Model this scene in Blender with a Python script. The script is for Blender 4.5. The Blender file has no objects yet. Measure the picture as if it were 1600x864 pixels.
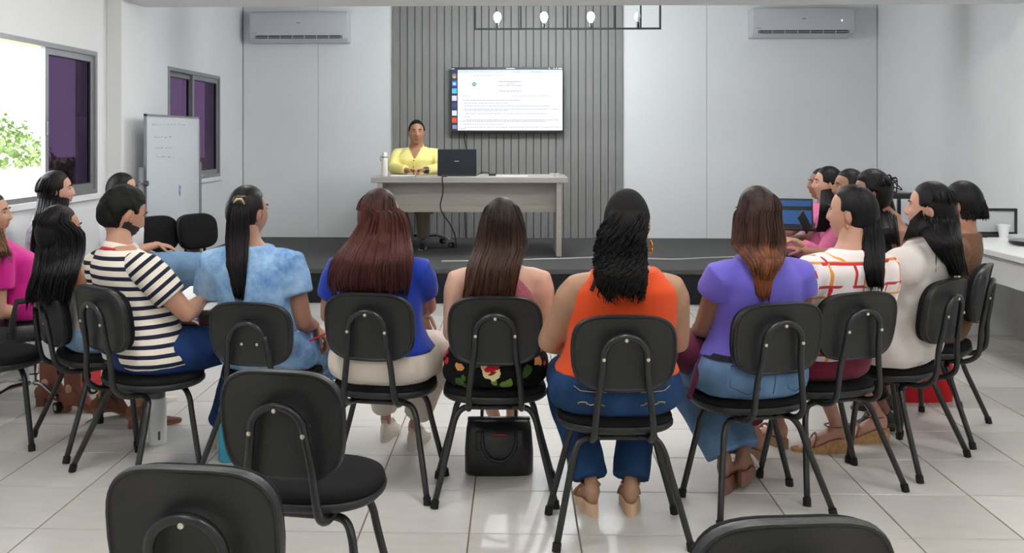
import bpy, bmesh, math, random
import numpy as np
from mathutils import Vector, Matrix, noise
random.seed(7); RNG = np.random.default_rng(5)
R = math.radians
SC = bpy.context.scene
COL = SC.collection

# ------------------------------------------------------------------ camera, world, lights, exposure
F_PX, HOR, CAM_H, YAW = 1418.0, 212.0, 1.5, R(1.5)
CX = 806 - F_PX * math.tan(YAW)
cam_d = bpy.data.cameras.new('camera'); cam = bpy.data.objects.new('camera', cam_d); COL.objects.link(cam)
cam.location = (0, 0, CAM_H); cam.rotation_euler = (R(90), 0, YAW)
cam_d.sensor_width = 36; cam_d.lens = F_PX / 1600 * 36
cam_d.shift_x = (800 - CX) / 1600; cam_d.shift_y = (HOR - 432) / 1600
cam_d.clip_start = .05; SC.camera = cam
SC.view_settings.view_transform = 'Standard'; SC.view_settings.look = 'None'
SC.view_settings.gamma = 1; SC.view_settings.exposure = 0.1
SC.view_settings.use_curve_mapping = False
SC.cycles.max_bounces = 8; SC.cycles.diffuse_bounces = 5

world = bpy.data.worlds.new('sky'); SC.world = world; world.use_nodes = True
wn = world.node_tree; wbg = wn.nodes['Background']
wbg.inputs[0].default_value = (.86, .93, 1, 1); wbg.inputs[1].default_value = 7.0
sun_d = bpy.data.lights.new('sun', 'SUN'); sun_d.energy = 4; sun_d.angle = R(2); sun_d.color = (1, .95, .86)
sun = bpy.data.objects.new('sun', sun_d); COL.objects.link(sun); sun.rotation_euler = (R(12), R(38), 0)
PANEL_W = 25.0      # emission of the ceiling panels
BULB_W = 650.0

def ray(x, y):
    u = (x - CX) / F_PX; c, s = math.cos(YAW), math.sin(YAW)
    return Vector((u * c - s, u * s + c, -(y - HOR) / F_PX))
def at_t(x, y, t): return ray(x, y) * t + Vector((0, 0, CAM_H))
def at_z(x, y, z):
    d = ray(x, y); return d * ((z - CAM_H) / d.z) + Vector((0, 0, CAM_H))
def at_y(x, y, Y):
    d = ray(x, y); return d * (Y / d.y) + Vector((0, 0, CAM_H))

# ------------------------------------------------------------------ materials
MATS = {}
def srgb(h):
    v = [int(h[i:i+2], 16) / 255 for i in (0, 2, 4)]
    return tuple(((c + .055) / 1.055) ** 2.4 if c > .04045 else c / 12.92 for c in v) + (1,)
def mat(name, col, rough=.6, spec=.5, metal=0, var=0, vscale=8, bump=0, bscale=60, emit=None, stretch=(1,1,1), coat=0, sheen=0):
    if name in MATS: return MATS[name]
    m = bpy.data.materials.new(name); m.use_nodes = True; MATS[name] = m
    nt = m.node_tree; b = nt.nodes['Principled BSDF']
    c = srgb(col) if isinstance(col, str) else col
    b.inputs['Base Color'].default_value = c; b.inputs['Roughness'].default_value = rough
    b.inputs['Specular IOR Level'].default_value = spec; b.inputs['Metallic'].default_value = metal
    if coat: b.inputs['Coat Weight'].default_value = coat; b.inputs['Coat Roughness'].default_value = .15
    if sheen: b.inputs['Sheen Weight'].default_value = sheen
    if emit: b.inputs['Emission Color'].default_value = c; b.inputs['Emission Strength'].default_value = emit; b.inputs['Base Color'].default_value = (0, 0, 0, 1)
    if var or bump:
        tc = nt.nodes.new('ShaderNodeTexCoord'); mp = nt.nodes.new('ShaderNodeMapping'); mp.inputs['Scale'].default_value = stretch
        nt.links.new(tc.outputs['Object'], mp.inputs['Vector'])
        if var:
            n = nt.nodes.new('ShaderNodeTexNoise'); n.inputs['Scale'].default_value = vscale; n.inputs['Detail'].default_value = 5
            nt.links.new(mp.outputs[0], n.inputs['Vector'])
            r = nt.nodes.new('ShaderNodeValToRGB'); r.color_ramp.elements[0].position = .3; r.color_ramp.elements[1].position = .7
            r.color_ramp.elements[0].color = tuple(max(0, x * (1 - var)) for x in c[:3]) + (1,)
            r.color_ramp.elements[1].color = tuple(min(1, x * (1 + var)) for x in c[:3]) + (1,)
            nt.links.new(n.outputs['Fac'], r.inputs[0]); nt.links.new(r.outputs[0], b.inputs['Base Color'])
        if bump:
            n2 = nt.nodes.new('ShaderNodeTexNoise'); n2.inputs['Scale'].default_value = bscale; n2.inputs['Detail'].default_value = 4
            nt.links.new(mp.outputs[0], n2.inputs['Vector'])
            bp = nt.nodes.new('ShaderNodeBump'); bp.inputs['Strength'].default_value = bump; bp.inputs['Distance'].default_value = .01
            nt.links.new(n2.outputs['Fac'], bp.inputs['Height']); nt.links.new(bp.outputs[0], b.inputs['Normal'])
    return m
def hair_mat(name, stops, rough=.42):
    """stops: [(height, colour)...] over the hair's own height; fine lengthwise streaks."""
    if name in MATS: return MATS[name]
    m = mat(name, stops[0][1], rough + .06, .22)
    nt = m.node_tree; b = nt.nodes['Principled BSDF']; N = nt.nodes.new; L = nt.links.new
    tc = N('ShaderNodeTexCoord'); sx = N('ShaderNodeSeparateXYZ'); L(tc.outputs['Object'], sx.inputs[0])
    mr = N('ShaderNodeMapRange'); mr.inputs[1].default_value = .5; mr.inputs[2].default_value = 1.4
    L(sx.outputs['Z'], mr.inputs[0])
    mp = N('ShaderNodeMapping'); mp.inputs['Scale'].default_value = (130, 130, 7); L(tc.outputs['Object'], mp.inputs[0])
    n = N('ShaderNodeTexNoise'); n.inputs['Scale'].default_value = 1; n.inputs['Detail'].default_value = 4; L(mp.outputs[0], n.inputs[0])
    mp2 = N('ShaderNodeMapping'); mp2.inputs['Scale'].default_value = (28, 28, 2); L(tc.outputs['Object'], mp2.inputs[0])
    n3 = N('ShaderNodeTexNoise'); n3.inputs['Scale'].default_value = 1; n3.inputs['Detail'].default_value = 2; L(mp2.outputs[0], n3.inputs[0])
    ad = N('ShaderNodeMath'); ad.operation = 'MULTIPLY_ADD'; ad.inputs[1].default_value = .34; L(n3.outputs['Fac'], ad.inputs[0]); 
    su = N('ShaderNodeMath'); su.operation = 'SUBTRACT'; su.inputs[1].default_value = .17; L(mr.outputs[0], su.inputs[0]); L(su.outputs[0], ad.inputs[2])
    r = N('ShaderNodeValToRGB'); el = r.color_ramp.elements
    while len(el) < len(stops): el.new(.5)
    for e, (z, c) in zip(el, sorted(stops)): e.position = min(1, max(0, (z - .5) / .9)); e.color = srgb(c)
    L(ad.outputs[0], r.inputs[0])
    mx = N('ShaderNodeMixRGB'); mx.blend_type = 'MULTIPLY'; mx.inputs[0].default_value = .75
    r2 = N('ShaderNodeValToRGB'); r2.color_ramp.elements[0].position = .35; r2.color_ramp.elements[1].position = .65
    r2.color_ramp.elements[0].color = (.35, .35, .35, 1); r2.color_ramp.elements[1].color = (1.3, 1.3, 1.3, 1)
    L(n.outputs['Fac'], r2.inputs[0]); L(r.outputs[0], mx.inputs[1]); L(r2.outputs[0], mx.inputs[2]); L(mx.outputs[0], b.inputs['Base Color'])
    bp = N('ShaderNodeBump'); bp.inputs['Strength'].default_value = .5; bp.inputs['Distance'].default_value = .004
    L(n.outputs['Fac'], bp.inputs['Height']); L(bp.outputs[0], b.inputs['Normal'])
    return m

# ------------------------------------------------------------------ mesh building
class MB:
    def __init__(s): s.v = []; s.f = []; s.m = []
    def add(s, vs, fs, mi=0):
        o = len(s.v); s.v.extend([tuple(v) for v in vs]); s.f.extend([tuple(i + o for i in f) for f in fs]); s.m.extend([mi] * len(fs)); return s
    def xf(s, M, start=0):
        s.v[start:] = [tuple(M @ Vector(v)) for v in s.v[start:]]; return s
    def box(s, lo, hi, mi=0, bevel=0):
        if bevel:
            bm = bmesh.new(); bmesh.ops.create_cube(bm, size=1)
            for v in bm.verts: v.co = Vector([lo[i] + (v.co[i] + .5) * (hi[i] - lo[i]) for i in range(3)])
            bmesh.ops.bevel(bm, geom=list(bm.edges), offset=bevel, segments=2 if bevel > .004 else 1, affect='EDGES')
            s.add([v.co for v in bm.verts], [[v.index for v in f.verts] for f in bm.faces], mi); bm.free(); return s
        x0, y0, z0 = lo; x1, y1, z1 = hi
        return s.add([(x0,y0,z0),(x1,y0,z0),(x1,y1,z0),(x0,y1,z0),(x0,y0,z1),(x1,y0,z1),(x1,y1,z1),(x0,y1,z1)],
                     [(0,3,2,1),(4,5,6,7),(0,1,5,4),(1,2,6,5),(2,3,7,6),(3,0,4,7)], mi)
    def rings(s, rings, cap=True, mi=0, closed=False):
        n = len(rings[0]); vs = [v for r in rings for v in r]; fs = []
        K = len(rings)
        for k in range(K - (0 if closed else 1)):
            k2 = (k + 1) % K
            for i in range(n):
                j = (i + 1) % n; fs.append((k*n+i, k*n+j, k2*n+j, k2*n+i))
        if cap and not closed:
            for k, rev in ((0, 1), (K - 1, 0)):
                c = sum((Vector(v) for v in rings[k]), Vector()) / n; ci = len(vs); vs.append(tuple(c))
                for i in range(n):
                    j = (i + 1) % n
                    fs.append((k*n+j, k*n+i, ci) if rev else (k*n+i, k*n+j, ci))
        return s.add(vs, fs, mi)
    def tube(s, path, rad, n=10, mi=0, cap=True, closed=False, round_ends=False):
        P = [Vector(p) for p in path]; K = len(P)
        if not isinstance(rad, list): rad = [rad] * K
        rad = list(rad)
        if round_ends and not closed:
            for end in (0, 1):
                a, b = (P[0], P[1]) if end == 0 else (P[-1], P[-2]); r = rad[0] if end == 0 else rad[-1]
                rr = r if not hasattr(r, '__len__') else max(r); d = (a - b).normalized()
                ex = [(a + d * rr * .6, .8), (a + d * rr * .95, .3)]
                for p, k in ex:
                    nr = r * k if not hasattr(r, '__len__') else tuple(q * k for q in r)
                    if end == 0: P.insert(0, p); rad.insert(0, nr)
                    else: P.append(p); rad.append(nr)
            K = len(P)
        T = []
        for i in range(K):
            a = P[i-1] if (i or closed) else P[i]; b = P[(i+1) % K] if (i < K-1 or closed) else P[i]
            t = (b - a); T.append(t.normalized() if t.length > 1e-9 else Vector((0,0,1)))
        up = Vector((0,0,1)) if abs(T[0].z) < .9 else Vector((1,0,0))
        U = (up - T[0] * up.dot(T[0])).normalized(); rg = []
        for i in range(K):
            U = (U - T[i] * U.dot(T[i])); U = U.normalized() if U.length > 1e-6 else T[i].orthogonal().normalized()
            V = T[i].cross(U); r = rad[i]; ra, rb = r if hasattr(r, '__len__') else (r, r)
            rg.append([tuple(P[i] + U * (ra * math.cos(a)) + V * (rb * math.sin(a))) for a in [2*math.pi*k/n for k in range(n)]])
        return s.rings(rg, cap, mi, closed)
    def ell(s, c, r, n=16, m=10, mi=0, M=None):
        rg = []
        for k in range(m + 1):
            ph = math.pi * (k + .02 if k == 0 else (k - .02 if k == m else k)) / m
            ring = []
            for i in range(n):
                th = 2 * math.pi * i / n
                v = Vector((r[0]*math.sin(ph)*math.cos(th), r[1]*math.sin(ph)*math.sin(th), -r[2]*math.cos(ph)))
                if M: v = M @ v
                ring.append(tuple(v + Vector(c)))
            rg.append(ring)
        return s.rings(rg, True, mi)
    def lathe(s, prof, c=(0,0,0), n=24, mi=0):
        return s.rings([[(c[0]+r*math.cos(a), c[1]+r*math.sin(a), c[2]+z) for a in [2*math.pi*k/n for k in range(n)]] for r, z in prof], True, mi)
    def mesh(s, name, mats, smooth=True, sharp=None):
        me = bpy.data.meshes.new(name); me.from_pydata(s.v, [], s.f)
        for m in (mats if isinstance(mats, (list, tuple)) else [mats]): me.materials.append(m)
        if any(s.m): me.polygons.foreach_set('material_index', s.m)
        if smooth:
            me.polygons.foreach_set('use_smooth', [True] * len(s.f))
            if sharp: me.set_sharp_from_angle(angle=R(sharp))
        me.update(); return me
    def obj(s, name, mats, parent=None, smooth=False, sharp=35):
        return link(name, s.mesh(name, mats, smooth, sharp), parent)
def link(name, data, parent=None):
    o = bpy.data.objects.new(name, data); COL.objects.link(o)
    if parent: o.parent = parent
    return o
def thing(name, label, cat, loc=(0,0,0), rz=0, group=None):
    o = link(name, None); o.location = loc; o.rotation_euler = (0, 0, rz); o.empty_display_size = .1
    return tag(o, label, cat, group)
def tag(o, label, cat, group=None):
    o['label'] = label; o['category'] = cat
    if group: o['group'] = group
    return o
def struct(o): o['kind'] = 'structure'; return o
def copy_tree(o, parent=None):
    c = o.copy(); COL.objects.link(c); c.parent = parent
    for ch in list(o.children): copy_tree(ch, c)
    return c
TMP = bpy.data.scenes.new('tmp')
def remesh(mb, voxel, smooth=3, decimate=None):
    me = bpy.data.meshes.new('t'); me.from_pydata(mb.v, [], mb.f); o = bpy.data.objects.new('t', me); TMP.collection.objects.link(o)
    m = o.modifiers.new('r', 'REMESH'); m.mode = 'VOXEL'; m.voxel_size = voxel
    if smooth: m2 = o.modifiers.new('s', 'SMOOTH'); m2.iterations = smooth; m2.factor = .5
    vl = TMP.view_layers[0]; vl.update(); dg = vl.depsgraph
    res = bpy.data.meshes.new_from_object(o.evaluated_get(dg)); bpy.data.objects.remove(o); bpy.data.meshes.remove(me)
    n = len(res.vertices); v = np.empty(n * 3, np.float32); res.vertices.foreach_get('co', v); v = v.reshape(-1, 3)
    nr = np.empty(n * 3, np.float32); res.vertices.foreach_get('normal', nr); nr = nr.reshape(-1, 3)
    L = np.empty(len(res.loops), np.int32); res.loops.foreach_get('vertex_index', L)
    ls = np.empty(len(res.polygons), np.int32); res.polygons.foreach_get('loop_start', ls)
    lt = np.empty(len(res.polygons), np.int32); res.polygons.foreach_get('loop_total', lt)
    fs = [tuple(L[a:a+b].tolist()) for a, b in zip(ls, lt)]
    bpy.data.meshes.remove(res)
    out = MB(); out.f = fs; out.m = [0] * len(fs); out.arr = v; out.nr = nr; out.v = [tuple(x) for x in v.tolist()]
    return out
def folds(mb, amp, freq=14, seed=0, dirs=None):
    """real cloth folds: a sum of warped waves pushed along the normals"""
    rg = np.random.default_rng(seed); v = mb.arr; d = np.zeros(len(v))
    warp = np.sin(v[:, [1,2,0]] * 6 + rg.uniform(0, 6, 3)) * .05
    for k in range(7):
        w = rg.normal(size=3); w[2] *= .55; w /= np.linalg.norm(w); f = freq * rg.uniform(.6, 2.4)
        d += np.sin((v + warp) @ w * f + rg.uniform(0, 6)) ** 3 / 7 * 1.6
    v2 = v + mb.nr * (amp * d)[:, None]; mb.arr = v2; mb.v = [tuple(x) for x in v2.tolist()]; return mb
# ------------------------------------------------------------------ room
XL, XR, YB, YF, ZC, SH, SY = -3.215, 4.177, 10.6, -2.2, 3.03, .308, 8.1
paint = mat('wall_paint', (.76,.77,.77,1), .75, .25, var=.03, vscale=1.2, bump=.05, bscale=160)
paint_ceiling = mat('ceiling_paint', (.82,.83,.83,1), .8, .2, var=.02, vscale=1)
panel_paint = mat('panel_paint', (.76,.78,.78,1), .5, .35, var=.02, vscale=.8)
joint_dark = mat('panel_joint', '6d6f70', .8)
grout = mat('grout', '8a7a66', .9, .2, var=.25, vscale=3)
tile_m = [mat('tile_' + n, c, .28, .4, var=.05, vscale=5, bump=.03, bscale=9, stretch=(1, 3, 1)) for n, c in (('a', 'c5c2be'), ('b', 'c9c6c2'), ('c', 'c1bdb9'))]
alu = mat('aluminium', '9fa1a3', .42, .5, .75, var=.06, vscale=12)
alu_d = mat('dark_gasket', '2a2a2c', .6)
black_plastic = mat('black_plastic', (.016,.017,.018,1), .42, .45, bump=.12, bscale=260)
black_metal = mat('black_painted_metal', (.014,.015,.016,1), .32, .5)
black_fabric = mat('black_fabric', (.010,.010,.011,1), .9, .15, bump=.3, bscale=500)
screw_m = mat('screw_metal', 'd8d2c0', .3, .5, .8)
rubber = mat('black_rubber', (.01,.01,.01,1), .7, .3)
chrome = mat('chrome', 'd0d2d4', .12, .5, 1)

fl = struct(MB().box((XL-.2, YF-.2, -.12), (XR+.2, YB+.2, -.005)).obj('floor', grout))
T0, PX, PY, G = .413, .65, 3.835, .0028
tm = []
for k in range(3):
    m_ = MB().box((G, G, -.005), (T0-G, T0-G, .0), bevel=.0018).mesh('floor_tile', tile_m[k], False); tm.append(m_)
nx0 = math.ceil((XL - PX) / T0) - 1; nx1 = int((XR - PX) / T0) + 1
far_mb = MB(); ntile = 0
ny1 = int((SY - PY) / T0) + 1
for j in range(-15, ny1):
    for i in range(nx0, nx1):
        x, y = PX + i * T0, PY + j * T0
        x0, x1 = max(x + G, XL), min(x + T0 - G, XR); y1 = min(y + T0 - G, SY)
        if x1 - x0 < .02: continue
        y_mid = y + .2; vis = y > 2.1 and abs(x + .2 + .026 * y_mid) < .66 * y_mid + .4
        cut = x0 > x + G + .001 or x1 < x + T0 - G - .001 or y1 < y + T0 - G - .001
        if not vis: far_mb.box((x0, y + G, -.005), (x1, y1, 0)); continue
        if cut: o = link('floor_tile', MB().box((x0, y + G, -.005), (x1, y1, 0), bevel=.0018).mesh('floor_tile', random.choice(tile_m), False), fl)
        else: o = link('floor_tile', random.choice(tm), fl); o.location = (x, y, 0)
        ntile += 1
o = far_mb.obj('floor_tiles', tile_m[0], fl); o['kind'] = 'stuff'
print('tiles', ntile)
ce = struct(MB().box((XL-.2, YF-.2, ZC), (XR+.2, YB+.2, ZC+.15)).obj('ceiling', paint_ceiling))
# left wall with two window openings
W = [(4.66, 6.87), (8.30, 9.76)]; WZ0, WZ1 = 1.062, 2.142; TH = .16
w = MB(); ys = [YF] + [a for p in W for a in p] + [YB+.2]
w.box((XL-TH, YF-.2, -.1), (XL, YB+.2, WZ0)); w.box((XL-TH, YF-.2, WZ1), (XL, YB+.2, ZC))
for a, b in ((YF-.2, W[0][0]), (W[0][1], W[1][0]), (W[1][1], YB+.2)): w.box((XL-TH, a, WZ0), (XL, b, WZ1))
struct(w.obj('wall_left', paint))
struct(MB().box((XL, 7.05, 0), (XL+.12, 7.52, ZC), bevel=.004).obj('trim_1', paint))['label'] = 'white square pilaster on the left wall'
struct(MB().box((XR, YF-.2, -.1), (XR+TH, YB+.2, ZC)).obj('wall_right', paint))
struct(MB().box((XR-.09, 7.05, 0), (XR, 7.55, ZC), bevel=.004).obj('trim_2', paint))['label'] = 'white square pilaster on the right wall'
struct(MB().box((XL, 7.05, 2.575), (XR, 7.52, ZC), bevel=.004).obj('trim_3', paint_ceiling))['label'] = 'white ceiling beam across the room before the stage'
struct(MB().box((XL-TH, YF-TH, -.1), (XR+TH, YF, ZC)).obj('wall_front', paint))
wb = struct(MB().box((XL-TH, YB+.012, -.1), (XR+TH, YB+.2, ZC)).obj('wall_back', joint_dark))
for a, b in ((XL + .006, -2.322), (-2.322, -1.439), (1.244, 2.214), (2.214, XR - .006)):
    MB().box((a+.0035, YB, SH), (b-.0012, YB+.014, ZC)).obj('wall_panel', panel_paint, wb)
MB().box((-1.439, YB-.004, SH), (1.244, YB+.014, ZC)).obj('slat_backing', mat('slat_groove', '3f3f3f', .8), wb)
slat_m = mat('grey_wood_slat', '858582', .6, .3, var=.1, vscale=4, stretch=(12, 12, .6))
ns = 31; p = (1.244 + 1.439) / ns; sm = MB().box((.0035, 0, 0), (p-.0035, .034, ZC-SH), bevel=.002).mesh('wall_slat', slat_m, False)
for i in range(ns):
    o = link('wall_slat', sm, wb); o.location = (-1.439 + i * p, YB-.038, SH)
# windows
glass_p = bpy.data.materials.new('purple_tinted_glass'); glass_p.use_nodes = True
nt = glass_p.node_tree; nt.nodes.remove(nt.nodes['Principled BSDF']); out = nt.nodes['Material Output']
tr = nt.nodes.new('ShaderNodeBsdfTransparent'); tr.inputs[0].default_value = (.13, .095, .14, 1)
gl = nt.nodes.new('ShaderNodeBsdfGlossy'); gl.inputs[0].default_value = (.85, .7, .95, 1); gl.inputs[1].default_value = .04
mx = nt.nodes.new('ShaderNodeMixShader'); mx.inputs[0].default_value = .07
nt.links.new(tr.outputs[0], mx.inputs[1]); nt.links.new(gl.outputs[0], mx.inputs[2]); nt.links.new(mx.outputs[0], out.inputs[0])
def frame(mb, y0, y1, z0, z1, t, x0, x1):
    mb.box((x0, y0, z0), (x1, y0+t, z1)); mb.box((x0, y1-t, z0), (x1, y1, z1)); mb.box((x0, y0+t, z0), (x1, y1-t, z0+t)); mb.box((x0, y0+t, z1-t), (x1, y1-t, z1))
def sash(par, y0, y1, x):
    m = MB(); frame(m, y0, y1, WZ0+.035, WZ1-.035, .045, x, x+.03); s_ = m.obj('window_sash', alu, par)
    m = MB(); frame(m, y0+.045, y1-.045, WZ0+.08, WZ1-.08, .007, x+.004, x+.026); m.obj('gasket', alu_d, s_)
    MB().box((x+.012, y0+.05, WZ0+.085), (x+.016, y1-.05, WZ1-.085)).obj('pane', glass_p, s_)
    MB().box((x+.03, y0+.012, 1.5), (x+.04, y0+.03, 1.6), bevel=.003).obj('latch', alu, s_)
for k, (y0, y1) in enumerate(W):
    wi = struct(thing('window_%d' % (k+1), 'x', 'x', (0,0,0))); del wi['category']
    wi['label'] = ['large sliding aluminium window, its left half slid open to the meadow', 'smaller aluminium window with purple tinted panes behind the whiteboard'][k]
    m = MB(); frame(m, y0, y1, WZ0, WZ1, .035, XL-.1, XL+.012); m.obj('window_frame', alu, wi)
    MB().box((XL-.02, y0-.03, WZ0-.045), (XL+.03, y1+.03, WZ0-.001), bevel=.004).obj('window_sill', paint, wi)
    if k == 0:
        sash(wi, 6.13, 6.84, XL-.035); sash(wi, 4.69, 5.42, XL-.035); sash(wi, 4.72, 5.44, XL-.075)
    else:
        sash(wi, 8.33, 9.02, XL-.075); sash(wi, 8.96, 9.73, XL-.035)
# outside
grass_m = mat('meadow_grass', 'a8a37c', .9, .2, var=.35, vscale=.7)
g = MB(); 
for i in range(24):
    for j in range(24):
        x0, y0 = -60 + i * 2.35, -10 + j * 3.5
        zz = lambda x, y: -.9 + .5 * math.sin(x * .11 + y * .07) + .35 * math.sin(y * .21)
        g.add([(x0, y0, zz(x0, y0)), (x0+2.35, y0, zz(x0+2.35, y0)), (x0+2.35, y0+3.5, zz(x0+2.35, y0+3.5)), (x0, y0+3.5, zz(x0, y0+3.5))], [(0,1,2,3)])
struct(g.obj('meadow', grass_m, smooth=True, sharp=None))
leaf_m = mat('bush_leaves', '66794a', .8, .3, var=.4, vscale=2)
for k, (x, y, z, r) in enumerate(((-20, 34, .9, 2.2), (-26, 40, 1.2, 2.8), (-15.5, 32, .1, 1.3), (-33, 41, .8, 2.4))):
    m = MB()
    for i in range(900):
        d = Vector(RNG.normal(size=3)).normalized(); q = d * r * (.75 + .3 * random.random()); q.z = abs(q.z) * .9 - .6
        a = Vector(RNG.normal(size=3)).normalized() * .14; b = d.cross(a).normalized() * .09
        m.add([q - a, q - b, q + a, q + b], [(0,1,2,3)])
    o = m.obj('bush', leaf_m, None, True, None); o.location = (x, y, z)
    tag(o, ['round green bush on the meadow seen through the open window', 'large green bush farthest back behind the meadow, past the open window', 'low green bush at the near edge of the meadow bushes', 'green bush at the far left end of the meadow bushes'][k], 'bush', 'bushes in the meadow outside')
# stage
carpet = mat('grey_ribbed_carpet', '575756', .95, .1, bump=.5, bscale=40, stretch=(7, .3, 1), var=.15, vscale=60)
face_m = mat('black_woven_matting', '212326', .8, .25, bump=.6, bscale=90, var=.35, vscale=120)
st = struct(MB().box((XL, SY+.012, 0), (XR, YB+.01, SH-.004)).obj('stage_platform', carpet))
MB().box((XL, SY, 0), (XR, SY+.014, SH-.04)).obj('stage_face', face_m, st)
MB().box((XL, SY-.012, SH-.042), (XR, SY+.05, SH), bevel=.005).obj('stage_nosing', carpet, st)
MB().box((XL, SY+.05, SH-.004), (XR, YB, SH)).obj('stage_carpet', carpet, st)
m = MB()
for i in range(92): m.box((XL + .04 + i*.08, SY-.004, .012), (XL + .075 + i*.08, SY+.002, SH-.05))
o = m.obj('matting_rib', face_m, st); o['kind'] = 'stuff'
# ceiling panels (out of the frame above the audience)
pan_e = mat('led_diffuser', (1, .985, .95, 1), .5, emit=PANEL_W)
white_p = mat('white_plastic', 'e6e8ea', .4, .5)
k = 0
for y in (.3, 3.0, 5.7):
    for x in (-1.6, .5, 2.7):
        t = thing('ceiling_light', 'square white LED panel on the ceiling, %s row, %s' % (('rear', 'middle', 'front')[k // 3], ('left', 'centre', 'right')[k % 3]), 'light', (x, y, ZC), group='ceiling panels over the audience')
        m = MB(); m.box((-.3, -.3, -.03), (.3, .3, 0), bevel=.004); m.obj('housing', white_p, t); MB().box((-.28, -.28, -.034), (.28, .28, -.03)).obj('diffuser', pan_e, t); k += 1
# hanging frame lamp
LY, Lx0, Lx1, Lz0, Lz1 = 8.6, None, None, None, None
a = at_y(741, 47, LY); b = at_y(1033, 3, LY)
t = thing('frame_pendant_light', 'long black metal frame lamp with four bulbs hanging before the screen', 'light', ((a.x+b.x)/2, LY, a.z))
hw = (b.x - a.x) / 2; hh = b.z - a.z; m = MB(); q = .009; dpt = .13
for y in (0,):
    m.box((-hw, y-q, 0), (hw, y+q, 2*q)); m.box((-hw, y-q, hh-2*q), (hw, y+q, hh))
m.obj('frame', black_metal, t)
for i in range(5):
    x = -hw + i * 2 * hw / 4; x = min(max(x, -hw+q), hw-q); MB().box((x-q, -q, 2*q), (x+q, q, hh-2*q)).obj('divider', black_metal, t)
bulb_e = mat('lit_bulb', (.92, .96, 1, 1), .4, emit=BULB_W); bulb_off = mat('unlit_bulb_glass', 'c8cccf', .1, .6)
for i in range(4):
    x = -hw + (i + .5) * hw / 2
    so = MB().lathe([(.017, 0), (.017, .05), (.012, .055)], (x, 0, 2*q), 12).obj('socket', black_metal, t, True)
    MB().lathe([(.010, .05), (.02, .065), (.032, .09), (.034, .11), (.026, .135), (.01, .148)], (x, 0, 2*q), 16).obj('bulb', bulb_e if i < 3 else bulb_off, so, True)
MB().box((hw/2*1.5+.02, -.02, 2*q), (hw/2*1.5+.035, .0, hh-2*q)).obj('bracket', black_metal, t)
for x in (-hw*.6, hw*.6): MB().tube([(x, 0, hh-.002), (x, 0, ZC - a.z)], .003, 6).obj('suspension_wire', black_metal, t)
# air conditioners
ac_m = mat('air_conditioner_plastic', 'c3c4ca', .35, .5)
ac_dk = mat('air_outlet_dark', '22262b', .6)
for k, (xa, xb, ya, yb) in enumerate(((390, 544, 18, 66), (1175, 1336, 12, 58))):
    a = at_y(xa, ya, 10.42); b = at_y(xb, yb, 10.42); wd = b.x - a.x; ht = a.z - b.z; 
    t = thing('air_conditioner', ['white wall air conditioner above the left wall panel', 'white wall air conditioner with small blue light, right of the slats'][k], 'air conditioner', ((a.x+b.x)/2, YB, b.z))
    prof = [(0, 0), (.13, .0), (.185, .045), (.205, .12), (.205, ht-.04), (.185, ht-.006), (.16, ht), (0, ht)]
    m = MB(); rg = []
    for x, k_ in ((-wd/2, .93), (-wd/2+.012, .985), (-wd/2+.03, 1), (wd/2-.03, 1), (wd/2-.012, .985), (wd/2, .93)):
        rg.append([(x, -py * k_, ht/2 + (pz-ht/2) * k_) for py, pz in prof])
    m.rings(rg).obj('body', ac_m, t, True, 30)
    n_ = Vector((0, -.045, -.055)).normalized()
    MB().box((-wd*.44, -.2, .045), (wd*.44, -.15, .078)).obj('air_outlet', ac_dk, t)
    for i in range(8):
        x = -wd*.43 + i * wd*.86/7; MB().box((x-.003, -.206, .044), (x+.003, -.16, .076)).obj('louver', ac_m, t)
    MB().box((-wd*.42, -.205, .056), (wd*.42, -.17, .062)).obj('flap', ac_m, t)
    MB().box((-.02, -.2065, ht*.6), (.02, -.204, ht*.6+.014)).obj('logo', mat('grey_logo', '8b8e95', .4), t)
    MB().box((-wd*.47, -.2065, .1), (-wd*.42, -.204, .106)).obj('marking', mat('grey_logo', '8b8e95', .4), t)
    if k: MB().box((wd*.36, -.2065, ht*.52), (wd*.36+.014, -.204, ht*.52+.022)).obj('display', mat('blue_display', (.45, .5, 1, 1), .4, emit=2.5), t)
# television
a = at_y(705, 105, 10.43); b = at_y(880, 207, 10.43)
tv = thing('television', 'large flat television on the slatted wall showing a web document', 'television', (a.x, 10.43, b.z))
tw, th = b.x - a.x, a.z - b.z
MB().box((0, 0, 0), (tw, .05, th), bevel=.006).obj('casing', black_plastic, tv)
MB().box((tw*.3, .05, th*.3), (tw*.7, YB-.04-10.43, th*.7)).obj('wall_bracket', black_metal, tv)
def emi(n, c, s=1.0): return mat('screen_' + n, c, .4, emit=s)
def srect(n, x0, y0, x1, y1, c, lay=1, s=1.0, par=None, name='icon'):
    # screen coordinates 0..1329 x 0..864 of the television's own picture
    X = lambda v: (v - 104) / (1262 - 104) * tw; Zs = lambda v: th - (v - 100) / (772 - 100) * th
    return MB().box((X(x0), -.0006*lay-.0004, Zs(y1)), (X(x1), -.0006*(lay-1), Zs(y0))).obj(name, emi(n, c, s), par or tv)
scr = srect('navy', 108, 106, 1256, 752, '16385a', 1, .9, name='screen')
srect('white', 172, 128, 1254, 750, 'f2f4ff', 2, 1.15, scr, 'browser_window'); srect('tabs', 172, 128, 1254, 160, 'd3e4ff', 3, 1.0, scr, 'tab_bar')
srect('top', 108, 103, 1256, 127, '15192e', 3, .8, scr, 'top_bar')
for y, c in ((190, None), (268, '2f7be0'), (344, '55c8ea'), (419, 'e9dff0'), (495, '3a4a7a'), (572, 'e8eef8'), (645, 'f0542c')):
    if c: srect('ic' + c, 112, y-26, 162, y+26, c, 3, .95, scr, 'icon')
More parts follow.
